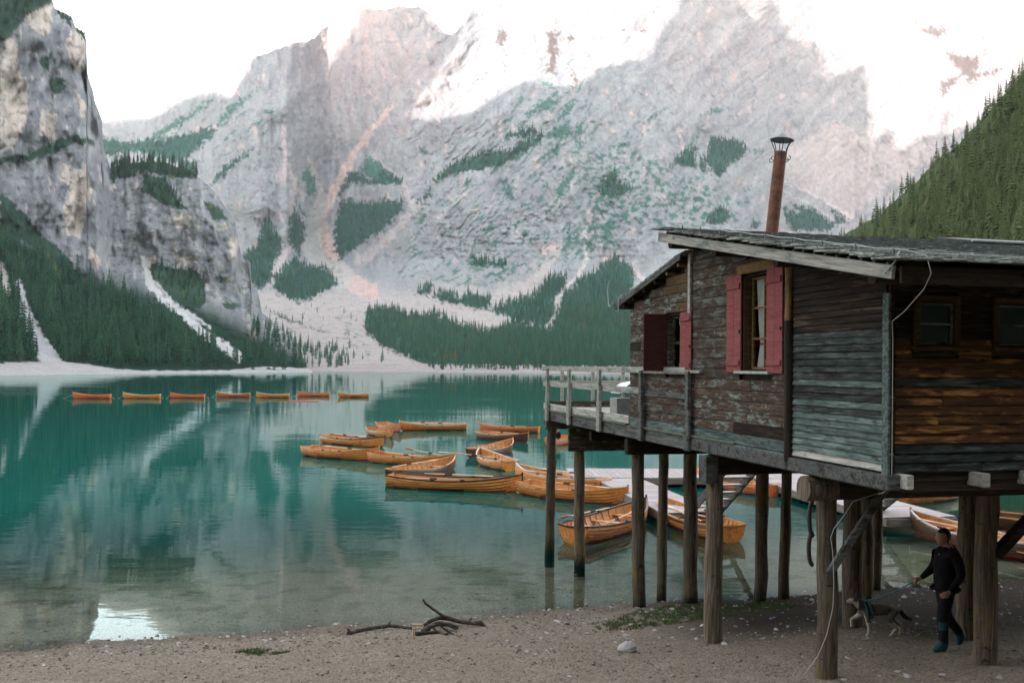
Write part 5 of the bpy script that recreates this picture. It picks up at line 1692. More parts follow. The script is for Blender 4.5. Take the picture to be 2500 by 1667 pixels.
def oar(bt, label, x, y, z, rz, pitch=0.0, roll=0.0):
    """an oar lying in boat bt, given in the boat's own coordinates"""
    M = Matrix.Translation(bt.location) @ Matrix.Rotation(bt.rotation_euler.z, 4, 'Z')
    o_ = empty('oar'); s = bt.scale
    o_.matrix_world = M @ Matrix.Translation((x * s.x, y * s.y, z * s.z)) @ Matrix.Rotation(rz, 4, 'Z') @ Matrix.Rotation(pitch, 4, 'Y') @ Matrix.Rotation(roll, 4, 'X')
    add('shaft', OARM, o_); add('collar', OARC, o_)
    tag(o_, label, 'oar', 'oars lying in the boats')
    return o_
GN = 'rowing boats moored near the cabin'
GF = 'rowing boats strung in a line across the lake'
HY = (V_YE, P_RED, V_YE, V_IN); HO = (V_OR, P_RED, V_OR, V_IN); HR = (V_RD, P_RED, V_RD, V_IN); HD = (V_DK, P_RED, V_DK, V_IN); HM = (V_OR, P_RED, V_YE, V_IN); HB = (V_RD, P_BLUE, V_OR, V_IN)
def at(px, Y): return Vector((ray(px, 1000)[0] * Y, Y, 0))
far7 = [((168, 254), 915, HR, V_RD, 'leftmost boat of the far line, reddish brown, with a slack mooring rope'), ((283, 368), 915, HO, P_WHT, 'orange boat with pale rim, second in the far line'),
        ((391, 470), 914, HR, P_GUN, 'red brown boat with plain rim, third in the far line'), ((497, 574), 911.5, HR, P_WHT, 'reddish boat with pale rim in the middle of the far line'),
        ((589, 664), 913, HO, P_WHT, 'pale rimmed orange boat just right of the middle of the far line'), ((683, 757), 910, HR, P_GUN, 'coral red boat above the thin floating pole'),
        ((776, 847), 912, HO, P_WHT, 'rightmost boat of the far line, orange with pale rim')]
BO = {}
for i, ((x0, x1), yy, cols, gn, lab) in enumerate(far7):
    a = G(x0 * 1.0629, yy * 1.0629); c = G(x1 * 1.0629, yy * 1.0629 + .3)
    BO['far%d' % i] = boat(lab, c, a, cols, gn, GF, 0, L=(a - c).length); BO['far%d' % i].scale.z *= 1.28
BO['A'] = boat('long honey yellow boat with black rim lying broadside in front of the others', G(951, 1187), G(1274, 1201), HY, P_BLK, GN, 2, num='9', numside='right')
BO['B'] = boat('dark hulled boat with the white number 28 on its stern', at(962, 36.6), at(1112, 40.6), HD, P_GUN, GN, 2, num='28')
BO['C'] = boat('yellow boat with two upturned oar blades behind the boat numbered 28', at(912, 43.9), at(1112, 41.4), HY, P_GUN, GN, 2)
BO['D'] = boat('orange boat with red waterline at the left end of the moored cluster', G(749, 1111), G(924, 1126), HO, P_GUN, GN, 2, num='5', numside='right')
BO['E'] = boat('slim boat with thick black rim behind the leftmost orange boat', at(794, 54.6), at(940, 51.2), HY, P_BLK, GN, 2)
BO['F'] = boat('brown boat pointing its bow at the beach behind the black rimmed boat', at(908, 62.0), at(956, 57.9), HM, P_GUN, GN, 2)
BO['G'] = boat('small reddish boat half hidden at the stern of the broadside brown boat', at(930, 67.0), at(976, 63.0), HR, P_GUN, GN, 1)
BO['H'] = boat('brown boat with white rim lying broadside farthest out in the cluster', G(1137, 1049.5), G(975, 1050.5), (V_OR, P_RED, V_YE, V_IN), P_WHT, GN, 1)
BO['I'] = boat('coral red boat lying broadside beyond the corner of the deck', at(1316, 63.5), at(1172, 64.6), HR, P_GUN, GN, 1)
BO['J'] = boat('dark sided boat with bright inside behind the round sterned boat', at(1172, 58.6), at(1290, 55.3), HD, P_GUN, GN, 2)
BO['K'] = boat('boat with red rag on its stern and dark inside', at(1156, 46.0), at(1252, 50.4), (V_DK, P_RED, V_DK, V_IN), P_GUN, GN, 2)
BO['L'] = boat('honey boat with pale rim pointing away left of the first deck pile', at(1246, 40.3), at(1172, 44.6), HY, P_WHT, GN, 2)
BO['M'] = boat('orange boat with pale rounded bow between the two left deck piles', at(1476, 33.9), at(1262, 37.3), HO, P_WHT, GN, 2)
BO['N'] = boat('orange boat with name plate on its bow passing behind the first deck pile', at(1279, 33.4), at(1534, 30.6), HO, P_GUN, GN, 2, num='3', numside='right')
BO['O'] = boat('open boat with the number 33 on its stern, framed by deck piles', at(1402, 24.0), at(1579, 28.0), (V_OR, P_RED, V_YE, V_IN), P_BLK, GN, 2, num='33')
BO['P'] = boat('open boat with dark stern moored right of the boat numbered 33', at(1788, 24.3), at(1612, 28.6), (V_YE, P_RED, V_DK, V_IN), P_GUN, GN, 2)
BO['Q'] = boat('orange red boat with blue bottom behind the open stair', at(1880, 33.2), at(1712, 36.6), HB, P_GUN, GN, 2)
BO['R'] = boat('orange boat showing only its end beyond the right pontoon', at(1850, 41.6), at(1952, 40.5), HO, P_GUN, GN, 1)
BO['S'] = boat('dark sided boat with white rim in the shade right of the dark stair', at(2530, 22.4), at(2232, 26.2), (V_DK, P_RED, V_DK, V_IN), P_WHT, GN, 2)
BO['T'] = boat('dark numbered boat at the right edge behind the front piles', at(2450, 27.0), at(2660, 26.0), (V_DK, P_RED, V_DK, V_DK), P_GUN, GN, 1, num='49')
BO['U'] = boat('small brown boat nosing out beside the foot of the dark stair', at(2330, 33.5), at(2196, 31.5), HM, P_GUN, GN, 1)
BO['V'] = boat('orange boat seen end on beyond the leftmost deck pile', at(1380, 56.4), at(1338, 52.6), HR, P_GUN, GN, 1)
# oars
oar(BO['A'], 'orange oar along the rim of the black rimmed yellow boat', -1.2, .56, .47, -.02)
oar(BO['A'], 'pale oar poking over the stern of the black rimmed yellow boat', .1, -.25, .40, 3.10, .02)
oar(BO['B'], 'pale oar across the boat numbered 28', -1.9, .35, .50, -.12, -.03)
oar(BO['C'], 'oar with broad orange blade raised over the yellow boat', 1.6, .25, .50, 2.95, -.06, .9)
oar(BO['C'], 'pale oar lying low in the yellow boat behind number 28', .6, -.1, .44, 3.2, -.03, .9)
oar(BO['D'], 'white bladed oar lying in the leftmost orange boat', 1.3, .1, .46, 3.1, -.02)
oar(BO['E'], 'thin dark oar along the slim black rimmed boat', -1.8, .2, .52, .03)
oar(BO['H'], 'oar across the seats of the broadside brown boat', -1.4, .15, .50, .05)
oar(BO['H'], 'second oar in the brown boat, nearer its bow', 1.6, -.2, .52, 3.05)
oar(BO['J'], 'oar lying in the dark sided boat behind the pale rimmed one', -1.4, .2, .48, .08)
oar(BO['L'], 'oar with white blade sticking out of the honey boat', -1.2, .45, .52, .9, -.05)
oar(BO['M'], 'pale oar along the near rim of the boat between the deck piles', -1.5, .45, .50, .06)
oar(BO['M'], 'pale oar along the far rim of the boat between the deck piles', -1.3, -.35, .48, -.05)
oar(BO['N'], 'oar resting in the boat with the name plate', -1.5, .3, .48, .04)
oar(BO['O'], 'oar on the left rim of the boat numbered 33, blade at the stern', .9, .58, .46, 3.08, -.02, .6)
oar(BO['O'], 'oar resting on the seats of the boat numbered 33', -1.2, -.35, .38, .10)
oar(BO['P'], 'oar across the boat moored right of number 33', -1.3, .40, .44, -.1)
oar(BO['P'], 'oar in the bow of the boat moored right of number 33', -.6, -.2, .40, .25)
oar(BO['S'], 'oar along the white rimmed dark boat in the shade', -1.4, .35, .50, .02)
oar(BO['I'], 'oar along the coral red boat beyond the deck', -1.3, .1, .50, .04)
# a red rag, bow line, floating pole
rg = MB(); rg.raw([(-.12, -.16, .0), (.14, -.12, .03), (.16, .14, .0), (-.10, .16, .04), (.02, .0, .09)], [(0, 1, 4), (1, 2, 4), (2, 3, 4), (3, 0, 4)], 0)
ro = rg.build('red_rag', plain('red_cloth', (.62, .06, .05), .9), None, BO['K'].matrix_basis @ Vector((-1.9, .25, .36)))
tag(ro, 'small red rag lying in the dark boat near its stern', 'rag')
a = G(704, 979.5); c = G(778, 980)
b = MB(); b.tube([a + Vector((0, 0, .03)), c + Vector((0, 0, .03))], .09, 8, 0); fp = b.build('floating_pole', plain('coral_paint', (.50, .16, .11), .6)); tag(fp, 'thin reddish pole floating below the right end of the far boats', 'pole')
def rope(label, a, c, sag, r=.018):
    b = MB(); a = Vector(a); c = Vector(c)
    b.tube([a.lerp(c, t) - Vector((0, 0, sag * 4 * t * (1 - t))) for t in np.linspace(0, 1, 9)], r, 5, 0)
    o_ = b.build('mooring_rope', CABLE); tag(o_, label, 'rope', 'mooring ropes of the far boats'); return o_
def tip(bt, u, z=.5):
    return Matrix.Translation(bt.location) @ Matrix.Rotation(bt.rotation_euler.z, 4, 'Z') @ Vector((BL * (u - .5) * bt.scale.x, 0, z))
rope('mooring rope slanting from the bow of the leftmost far boat into the water', tip(BO['far0'], 1, .5), tip(BO['far0'], 1, .5) + Vector((-1.6, .2, -.55)), .05)
nm = ['first and second', 'second and third', 'third and fourth', 'fourth and fifth', 'fifth and sixth', 'sixth and seventh']
for i in range(6):
    rope('slack mooring rope between the %s boats of the far line' % nm[i], tip(BO['far%d' % i], 0, .35), tip(BO['far%d' % (i + 1)], 1, .5), .45)
# ================================================================== BEACH: gravel, stones, grass, driftwood
def stone_mesh(name, seed, mat, flat=.6, sub=1, rough=.25):
    bm = bmesh.new(); bmesh.ops.create_icosphere(bm, subdivisions=sub, radius=1.0)
    rnd = random.Random(seed); ax_ = [Vector((rnd.gauss(0, 1), rnd.gauss(0, 1), rnd.gauss(0, 1))).normalized() for _ in range(7)]
    off_ = [rnd.uniform(.55, .95) for _ in ax_]
    for v in bm.verts:
        for a, o_ in zip(ax_, off_):
            d = v.co.dot(a)
            if d > o_: v.co -= a * (d - o_)
        v.co *= 1 + rnd.uniform(-rough, rough) * .3
        v.co.z *= flat
    me = bpy.data.meshes.new(name); bm.to_mesh(me); bm.free(); me.materials.append(mat)
    return me
def m_stone(name, a, b_, dark=(.10, .09, .08)):
    t = NT(name); r = t.rnd(); n = t.noise(t.ocoord(), 2.5, 6, .65)
    k = t.math('ADD', t.math('MULTIPLY', r, .8), t.math('MULTIPLY', n, .3))
    t.bsdf(t.ramp(k, [(.12, dark), (.45, a), (.95, b_)]), .95, .05, n, .5, .05); return t.mat
M_PEB = m_stone('pebble_stone', (.155, .13, .105), (.27, .23, .19), (.09, .075, .06))
M_WST = m_stone('pale_stone', (.32, .30, .275), (.44, .415, .385), (.25, .23, .21))
SMESH = [stone_mesh('stone', 40 + k, M_WST, (.55, .7, .45, .6)[k], 2) for k in range(4)]
rb = random.Random(77)
big = []
spots = [(1460, 1507), (1478, 1513), (1500, 1517), (1540, 1527), (1546, 1539), (1535, 1550), (1455, 1556), (1432, 1548), (1395, 1540), (1378, 1547), (1335, 1546), (1322, 1560), (1300, 1552), (1640, 1488), (1662, 1532), (1715, 1528),
         (1700, 1560), (1798, 1530), (1812, 1512), (1890, 1508), (1925, 1530), (1740, 1585), (1500, 1560), (1570, 1530), (1598, 1540), (1620, 1512), (2190, 1640), (2215, 1652), (2440, 1655), (2060, 1660), (2300, 1648), (2120, 1560), (1865, 1560), (1845, 1545),
         (818, 1548), (836, 1556), (985, 1558), (1002, 1566), (560, 1562), (366, 1580), (330, 1592), (1105, 1600), (1240, 1565), (1262, 1578), (900, 1572), (740, 1560), (690, 1566), (455, 1590), (1185, 1548)]
for i, (px, py) in enumerate(spots):
    g = GG(px, py); s = rb.uniform(.020, .042) * (1.2 if px > 1280 else 1)
    o = add('stone', SMESH[i % 4], None, g + Vector((0, 0, s * .25)), (rb.uniform(-.3, .3), rb.uniform(-.3, .3), rb.uniform(0, 6.28)))
    o.scale = (s * rb.uniform(.9, 1.4), s, s)
    if px < 1280: tag(o, 'small pale stone lying on the open gravel beach left of the piles', 'stone', 'stones on the open beach')
    elif py < 1545: tag(o, 'small pale stone by the mossy patch at the water edge near the piles', 'stone', 'stones by the mossy patch')
    else: tag(o, 'small pale stone on the bare gravel among the front piles', 'stone', 'stones among the front piles')
wr = stone_mesh('rock', 3, M_WST, .62, 3, .2)
g = GG(1532, 1590)
o = add('rock', wr, None, g + Vector((0, 0, .05)), (.1, -.2, .5)); o.scale = (.165, .12, .15)
tag(o, 'whitish jagged rock lying alone on the gravel in front of the piles', 'rock')
# gravel
prot = []
for k in range(4):
    me = stone_mesh('pebble', 60 + k, M_PEB, (.55, .7, .5, .65)[k], 1)
    g = GG(300 + 500 * k, 1640)
    p_ = add('pebble', me, None, g + Vector((0, 0, .01))); p_.scale = (.022, .02, .02); prot.append(p_)
    tag(p_, 'single grey pebble among the fine gravel at the bottom of the beach', 'pebble', 'loose pebbles')
N_ = 60000
rg_ = np.random.default_rng(4)
px_ = rg_.uniform(-13.5, 16, N_); py_ = rg_.uniform(9.0, 21.0, N_)
d_ = shore_d(px_, py_)
in_mud_shade = (px_ > 2.2) & (d_ - np.maximum(.28 * np.maximum(px_ - 6, 0), .5 * np.maximum(px_ - 8, 0)) < 3.4)
keep = (d_ > -2.4) & ~(in_mud_shade & (rg_.uniform(0, 1, N_) > .10)) & (np.abs(px_) < py_ * .66 + 1.0) & (rg_.uniform(0, 1, N_) < np.where(d_ > 0, .95, .45))
px_, py_, d_ = px_[keep], py_[keep], d_[keep]
sz = np.exp(rg_.normal(-4.55, .45, len(px_))) * np.where((d_ < 1.6) & (d_ > -.4), 1.35, 1.0)
sz = np.clip(sz, .005, .05)
pz_ = ground_z(px_, py_) + sz * .2
gn_instances('gravel', np.stack([px_, py_, pz_], -1), np.stack([sz * rg_.uniform(.9, 1.5, len(sz)), sz, sz], -1), rg_.uniform(-.5, 6.28, (len(sz), 3)) * np.array([.1, .1, 1]), prot)
pg2 = []
for k in range(3):
    g = GG(1350 + 170 * k, 1549 - 6 * k)
    q_ = add('stone', SMESH[k], None, g + Vector((0, 0, .01)), (0, 0, k)); q_.scale = (.034, .03, .03); pg2.append(q_)
    tag(q_, 'small pale stone by the mossy patch at the water edge near the piles', 'stone', 'stones by the mossy patch')
n2_ = 2600
x2 = rg_.uniform(-9, 13, n2_); y2 = rg_.uniform(10, 20.5, n2_); d2 = shore_d(x2, y2)
k2 = ((d2 > -.5) & (d2 < 1.3) & (rg_.uniform(0, 1, n2_) < .9)) | ((x2 > .2) & (d2 > .2) & (d2 < 4) & (rg_.uniform(0, 1, n2_) < .55)) | (rg_.uniform(0, 1, n2_) < .05)
x2, y2 = x2[k2], y2[k2]
s2 = np.clip(np.exp(rg_.normal(-3.95, .42, len(x2))), .009, .05)
gn_instances('gravel', np.stack([x2, y2, ground_z(x2, y2) + s2 * .25], -1), np.stack([s2 * rg_.uniform(.9, 1.5, len(s2)), s2, s2], -1), rg_.uniform(-.5, 6.28, (len(s2), 3)) * np.array([.1, .1, 1]), pg2)
# grass and moss
def blades(name, polys, n, hmin, hmax, mat):
    vs, fs = [], []
    k = 0
    for poly in polys:
        xs_ = [a for a, _ in poly]; ys_ = [b_ for _, b_ in poly]
        m = 0; tries = 0
        want = int(n * (max(xs_) - min(xs_)) * (max(ys_) - min(ys_)) / sum((max(a for a, _ in q) - min(a for a, _ in q)) * (max(b_ for _, b_ in q) - min(b_ for _, b_ in q)) for q in polys))
        P_ = np.array([(rb.uniform(min(xs_), max(xs_)), rb.uniform(min(ys_), max(ys_))) for _ in range(want)])
        P_ = P_[pip(P_[:, 0], P_[:, 1], poly) & (fbm(P_[:, 0] / 28, P_[:, 1] / 9, 171, 3) > -.12)]
        for (x, y) in P_:
            rx, rz = ray(x, y); Y = (.12 - H) / rz
            for _ in range(3): Y = (gz(rx * Y, Y) - H) / rz
            g = Vector((rx * Y, Y, gz(rx * Y, Y)))
            a = rb.uniform(0, 6.28); h = rb.uniform(hmin, hmax); w = .006
            dx, dy = math.cos(a) * w, math.sin(a) * w
            lx, ly = rb.uniform(-.6, .6) * h, rb.uniform(-.6, .6) * h
            i0 = len(vs)
            vs += [(g.x - dx, g.y - dy, g.z - .004), (g.x + dx, g.y + dy, g.z - .004), (g.x + lx, g.y + ly, g.z + h)]
            fs.append((i0, i0 + 1, i0 + 2))
    b_ = MB(); b_.raw(vs, fs); o_ = b_.build(name, mat); tag(o_, kind='stuff'); return o_
M_GRASS = m_tree('grass_blade', (.022, .052, .012), (.075, .115, .030))
blades('grass', [[(1440, 1524), (1500, 1510), (1560, 1490), (1640, 1478), (1760, 1475), (1900, 1468), (1960, 1480), (1890, 1492), (1760, 1508), (1650, 1524), (1540, 1538), (1470, 1542)],
                 [(575, 1592), (620, 1584), (690, 1586), (708, 1593), (650, 1602), (590, 1601)]], 26000, .02, .06, M_GRASS)
# floating leaves at the water edge
vs, fs = [], []
for _ in range(150):
    x, y = rb.choice([(rb.uniform(1290, 1420), rb.uniform(1488, 1512)), (rb.uniform(1330, 1720), rb.uniform(1400, 1490)), (rb.uniform(1480, 1640), rb.uniform(1440, 1485)), (rb.uniform(2180, 2480), rb.uniform(1405, 1440))])
    g = G(x, y, .004); s = rb.uniform(.02, .055); a = rb.uniform(0, 6.28); i0 = len(vs)
    if gz(g.x, g.y) > .0: continue
    c_, s_ = math.cos(a) * s, math.sin(a) * s
    vs += [(g.x - c_, g.y - s_, .004), (g.x + s_ * .4, g.y - c_ * .4, .006), (g.x + c_, g.y + s_, .004), (g.x - s_ * .4, g.y + c_ * .4, .005)]
    fs.append((i0, i0 + 1, i0 + 2, i0 + 3))
b = MB(); b.raw(vs, fs); o = b.build('floating_leaves', plain('dry_leaf', (.34, .24, .11), .8, .2, 0, 3, .4)); tag(o, kind='stuff')
# driftwood
M_DRIFT = wood('driftwood', (.014, .011, .009), (.045, .035, .028), (.11, .09, .075), (.16, .135, .115), .35, (1.5, 3, 3), (2, 9, 9), 3, bstr=.8, bdist=.01)
M_DPALE = wood('peeled_wood', (.30, .20, .11), (.46, .34, .20), (.58, .46, .32), None)
def drift(label, pts, rad, mat=M_DRIFT, base=None, lift=.02, extra=()):
    zz8 = lambda x, y: (800 + x / 4.704, 1430 + y / 4.704)
    path = []
    Y0 = None
    if base is not None: Y0 = GG(*zz8(*base)).y
    for (x, y) in pts:
        px, py = zz8(x, y)
        if Y0 is None: q = GG(px, py + 2) + Vector((0, 0, lift))
        else: q = P(px, py, Y0)
        path.append(q)
    b_ = MB()
    # smooth the path
    fine_ = []
    for k in range(len(path) - 1):
        for t in (0, .33, .66): fine_.append(path[k].lerp(path[k + 1], t))
    fine_.append(path[-1])
    m = len(fine_)
    rr = [np.interp(k / (m - 1), np.linspace(0, 1, len(rad)), rad) * rb.uniform(.88, 1.12) for k in range(m)]
    b_.tube(fine_, rr, 8, 0, True, True, .1, rb)
    for (k, dv, r_) in extra:
        p0_ = fine_[min(k, m - 1)]; b_.tube([p0_, p0_ + Vector(dv) * .5 + Vector((0, 0, .01)), p0_ + Vector(dv)], [r_, r_ * .8, r_ * .5], 6, 0)
    o_ = b_.build('driftwood', mat); tag(o_, label, 'driftwood', 'driftwood at the waterline'); return o_
drift('dark knobbly log lying flat at the left of the driftwood heap', [(245, 555), (330, 528), (520, 492), (700, 462), (830, 470), (960, 490)], [.055, .045, .04, .032, .025], extra=((1, (-.08, .05, .06), .03), (9, (.02, .05, .07), .02)))
drift('long curved branch of the driftwood heap with one end raised above the water', [(1095, 150), (1120, 195), (1210, 265), (1330, 345), (1420, 380), (1510, 405), (1620, 420), (1760, 425), (1800, 470), (1840, 520), (1905, 530)], [.016, .022, .028, .034, .036, .042, .032, .026], base=(1620, 470), extra=((18, (.05, .1, .06), .022), (29, (.05, 0, .09), .022)))
drift('arched grey root in the middle of the driftwood heap', [(1110, 450), (1190, 395), (1290, 365), (1400, 372), (1480, 400)], [.03, .036, .036, .03], base=(1290, 470))
drift('dark wet stick low in the driftwood heap', [(1010, 560), (1150, 545), (1280, 535), (1370, 560)], [.045, .04, .03])
drift('knotted dark root clump in the driftwood heap', [(1090, 530), (1180, 460), (1270, 430), (1390, 440), (1500, 480)], [.05, .045, .04, .03], base=(1200, 520), extra=((3, (.1, -.05, -.06), .03), (8, (.18, -.1, -.06), .025)))
drift('reddish stick leaning across the driftwood heap', [(1260, 425), (1330, 480), (1400, 530), (1470, 575)], [.016, .018, .016], base=(1400, 560))
drift('pale peeled stick standing at the left of the driftwood heap', [(970, 440), (1090, 445)], [.02, .02], M_DPALE, base=(1000, 500))
drift('short pale upright stub in the driftwood heap', [(985, 480), (988, 560), (985, 630)], [.02, .022, .02], M_DPALE, base=(985, 610))
# black hose coil hanging behind the front pile
hb_ = MB()
pc = GG(2015, 1656)
for (z1_, z0_, w_) in ((2.95, 2.50, .05), (2.55, 2.14, .055)):
    pts_ = []
    for k in range(13):
        t = k / 12 * math.pi
        pts_.append((pc.x - .125 - w_ * math.sin(t), pc.y + .12, z1_ + (z0_ - z1_) * (1 - math.cos(t)) / 2))
    hb_.tube(pts_, .028, 8, 0)
o = hb_.build('rubber_hose', plain('black_rubber', (.012, .012, .013), .6, .4)); tag(o, 'black rubber hose hanging in loops on the left of the front pile', 'hose')

# ================================================================== PERSON AND DOG
def skinned(verts, edges, root=0, sub=2):
    """verts: (x,y,z,r) ; one skin surface, returned as mesh data"""
    me = bpy.data.meshes.new('tmp'); me.from_pydata([v[:3] for v in verts], edges, [])
    o_ = bpy.data.objects.new('tmp', me); COL.objects.link(o_)
    sk = o_.modifiers.new('s', 'SKIN'); sk.use_smooth_shade = True
    if not me.skin_vertices: me.skin_vertices.new()
    for i, v in enumerate(verts):
        r = v[3]
        me.skin_vertices[0].data[i].radius = r if isinstance(r, tuple) else (r, r)
        me.skin_vertices[0].data[i].use_root = (i == root)
    sb_ = o_.modifiers.new('u', 'SUBSURF'); sb_.levels = sub; sb_.render_levels = sub
    dg = bpy.context.evaluated_depsgraph_get(); dg.update()
    out = bpy.data.meshes.new_from_object(o_.evaluated_get(dg))
    bpy.data.objects.remove(o_); bpy.data.meshes.remove(me)
    return out
def me_raw(me):
    return [tuple(v.co) for v in me.vertices], [tuple(p.vertices) for p in me.polygons]
def head_raw(c, s=1.0):
    """a head looking along +x, chin at the bottom, with nose, brow, mouth and ears"""
    vs, fs = [], []
    nu, nv = 28, 20
    for j in range(nv + 1):
        ph = math.pi * j / nv
        for i in range(nu):
            th = 2 * math.pi * i / nu
            x, y, z = math.sin(ph) * math.cos(th), math.sin(ph) * math.sin(th), math.cos(ph)
            X, Yy, Z = x * .098, y * .074, z * .118
            if Z < 0:                      # jaw narrows
                k = -Z / .118
                Yy *= 1 - .32 * k; X = X * (1 - .12 * k) + .012 * k
                if x < 0: X *= 1 - .25 * k
            fr = max(0, x)
            nose = math.exp(-((y / .16) ** 2)) * math.exp(-(((z + .10) / .20) ** 2)) * fr
            X += .026 * nose
            X += .006 * math.exp(-((z - .26) / .12) ** 2) * fr          # brow
            X -= .010 * math.exp(-((z - .06) / .10) ** 2) * math.exp(-(((abs(y) - .38) / .18) ** 2)) * fr   # eye sockets
            X -= .006 * math.exp(-((z + .50) / .06) ** 2) * math.exp(-((y / .3) ** 2)) * fr   # mouth line
            X += .006 * math.exp(-((z + .80) / .12) ** 2) * math.exp(-((y / .3) ** 2)) * fr   # chin
            ear = math.exp(-(((x + .08) / .16) ** 2)) * math.exp(-(((z + .05) / .25) ** 2))
            Yy += math.copysign(.014 * ear, y) if abs(y) > .5 else 0
            vs.append((c[0] + X * s, c[1] + Yy * s, c[2] + Z * s))
    for j in range(nv):
        for i in range(nu):
            i2 = (i + 1) % nu
            fs.append((j * nu + i, (j + 1) * nu + i, (j + 1) * nu + i2, j * nu + i2))
    return vs, fs
def hand_raw(b_, w, d, up, curl=.9, mi=0):
    """palm, four unequal bent fingers and a thumb; w wrist, d towards the knuckles, up = back of the hand"""
    w = Vector(w); d = Vector(d).normalized(); up = Vector(up); up = (up - d * up.dot(d)).normalized(); sd = d.cross(up)
    k = w + d * .085
    b_.tube([w - d * .01, w + d * .03, w + d * .06, k], [.024, .031, .036, .033], 8, mi)
    for n_, (s_, L_) in enumerate(((-.028, .062), (-.009, .074), (.010, .068), (.028, .052))):
        p0_ = w + d * .065 + sd * s_
        p1_ = p0_ + d * .03
        d1 = (d * math.cos(curl * .6) - up * math.sin(curl * .6)); p2_ = p1_ + d1 * L_ * .5
        d2 = (d * math.cos(curl * 1.6) - up * math.sin(curl * 1.6)); p3_ = p2_ + d2 * L_ * .5
        b_.tube([p0_, p1_, p2_, p3_], [.010, .0095, .0085, .0065], 6, mi)
    t0 = w + d * .025 - sd * .025
    b_.tube([t0, t0 - sd * .03 + d * .025 - up * .012, t0 - sd * .022 + d * .055 - up * .03], [.012, .0105, .008], 6, mi)
SKIN = plain('skin', (.27, .145, .10), .55, .4, 0, 20, .1)
HAIR = plain('dark_hair', (.016, .011, .008), .7, .3, 0, 60, .4, .5, .004)
JACK = plain('black_jacket', (.012, .011, .012), .95, .03, 0, 14, .3, .4, .01)
TROU = plain('black_trousers', (.013, .012, .014), .95, .03, 0, 14, .3, .4, .01)
TEALF = plain('teal_fabric', (.015, .095, .11), .7, .3, 0, 18, .2)
SHOE = plain('teal_shoe', (.006, .046, .054), .7, .3, 0, 18, .2)
JEAN = plain('blue_jeans', (.16, .23, .32), .85, .2, 0, 30, .2)
def seg_d(p, a, c):
    a = Vector(a); c = Vector(c); d = c - a; L = d.length_squared
    t = 0 if L < 1e-9 else max(0, min(1, (p - a).dot(d) / L))
    return (p - a - d * t).length
def body(J, edges, regions, mats, headc, hands, name, parent, heads=1.0):
    names = list(J)
    verts = [J[k] for k in names]
    ix = {k: i for i, k in enumerate(names)}
    me = skinned(verts, [(ix[a], ix[c]) for a, c in edges], ix['pelvis'])
    v, f = me_raw(me)
    b_ = MB()
    b_.raw(v, f, 0, True)
    for i, q in enumerate(f):
        c = sum((Vector(v[k]) for k in q), Vector()) / len(q)
        best = min(edges, key=lambda e: seg_d(c, J[e[0]][:3], J[e[1]][:3]) / (1 if 'toe' not in e[1] else 1.3))
        b_.m[i] = regions(best, c)
    hv, hf = head_raw(headc, heads)
    b_.raw(hv, hf, 1, True)
    for h_ in hands: hand_raw(b_, *h_, mi=1)
    return b_.build(name, mats, parent)
pg = GG(2296, 1588)
per = empty('person', pg, math.pi + .06)
tag(per, 'person in dark clothes and teal shoes walking a dog under the cabin', 'person')
J = dict(pelvis=(-.06, 0, .91, (.155, .185)), waist=(-.07, 0, 1.05, (.145, .185)), chest=(-.10, 0, 1.24, (.155, .20)), upper=(-.11, 0, 1.37, (.12, .165)), neck=(-.085, 0, 1.45, .058), skull=(-.05, 0, 1.54, .06),
         lsh=(-.11, .185, 1.37, .082), lel=(-.17, .245, 1.10, .068), lwr=(.0, .225, .885, .036), rsh=(-.10, -.185, 1.37, .082), rel=(-.02, -.245, 1.11, .068), rwr=(.215, -.16, .975, .035),
         lhip=(-.05, .095, .86, .115), lkn=(.03, .10, .47, .085), lan=(.0, .10, .10, .062), lheel=(-.02, .10, .045, .042), ltoe=(.17, .11, .035, .036),
         rhip=(-.07, -.095, .86, .115), rkn=(-.13, -.095, .46, .083), ran=(-.36, -.09, .19, .058), rheel=(-.42, -.09, .15, .042), rtoe=(-.30, -.09, .045, .036))
E1 = [('pelvis', 'waist'), ('waist', 'chest'), ('chest', 'upper'), ('upper', 'neck'), ('neck', 'skull'), ('upper', 'lsh'), ('lsh', 'lel'), ('lel', 'lwr'), ('upper', 'rsh'), ('rsh', 'rel'), ('rel', 'rwr'),
      ('pelvis', 'lhip'), ('lhip', 'lkn'), ('lkn', 'lan'), ('lan', 'lheel'), ('lan', 'ltoe'), ('pelvis', 'rhip'), ('rhip', 'rkn'), ('rkn', 'ran'), ('ran', 'rheel'), ('ran', 'rtoe')]
def reg1(e, c):
    if e[1] in ('neck', 'skull'): return 1 if c.z > 1.44 else 0
    if e[1] in ('ltoe', 'rtoe', 'lheel', 'rheel'): return 3
    if e[1] in ('lan', 'ran', 'lkn', 'rkn', 'lhip', 'rhip'):
        if e[1] == 'lan' and .33 < c.z < .43 and c.y > .12 and c.x > .0: return 3
        return 2
    return 0
body(J, E1, reg1, [JACK, SKIN, TROU, SHOE], (-.025, 0, 1.585), [((.0, .225, .875), (.10, .0, -.05), (0, 1, .3), 1.1), ((.215, -.16, .975), (.10, .02, -.02), (0, -.4, 1), 1.3)], 'body', per)
hv, hf = head_raw((-.036, 0, 1.598), 1.07)
b = MB(); b.raw(hv, [q for q in hf if (lambda c: (c.z > 1.655 or (c.x < -.045 and c.z > 1.53)) )(sum((Vector(hv[k]) for k in q), Vector()) / 4)], 0, True); b.build('hair', HAIR, per)

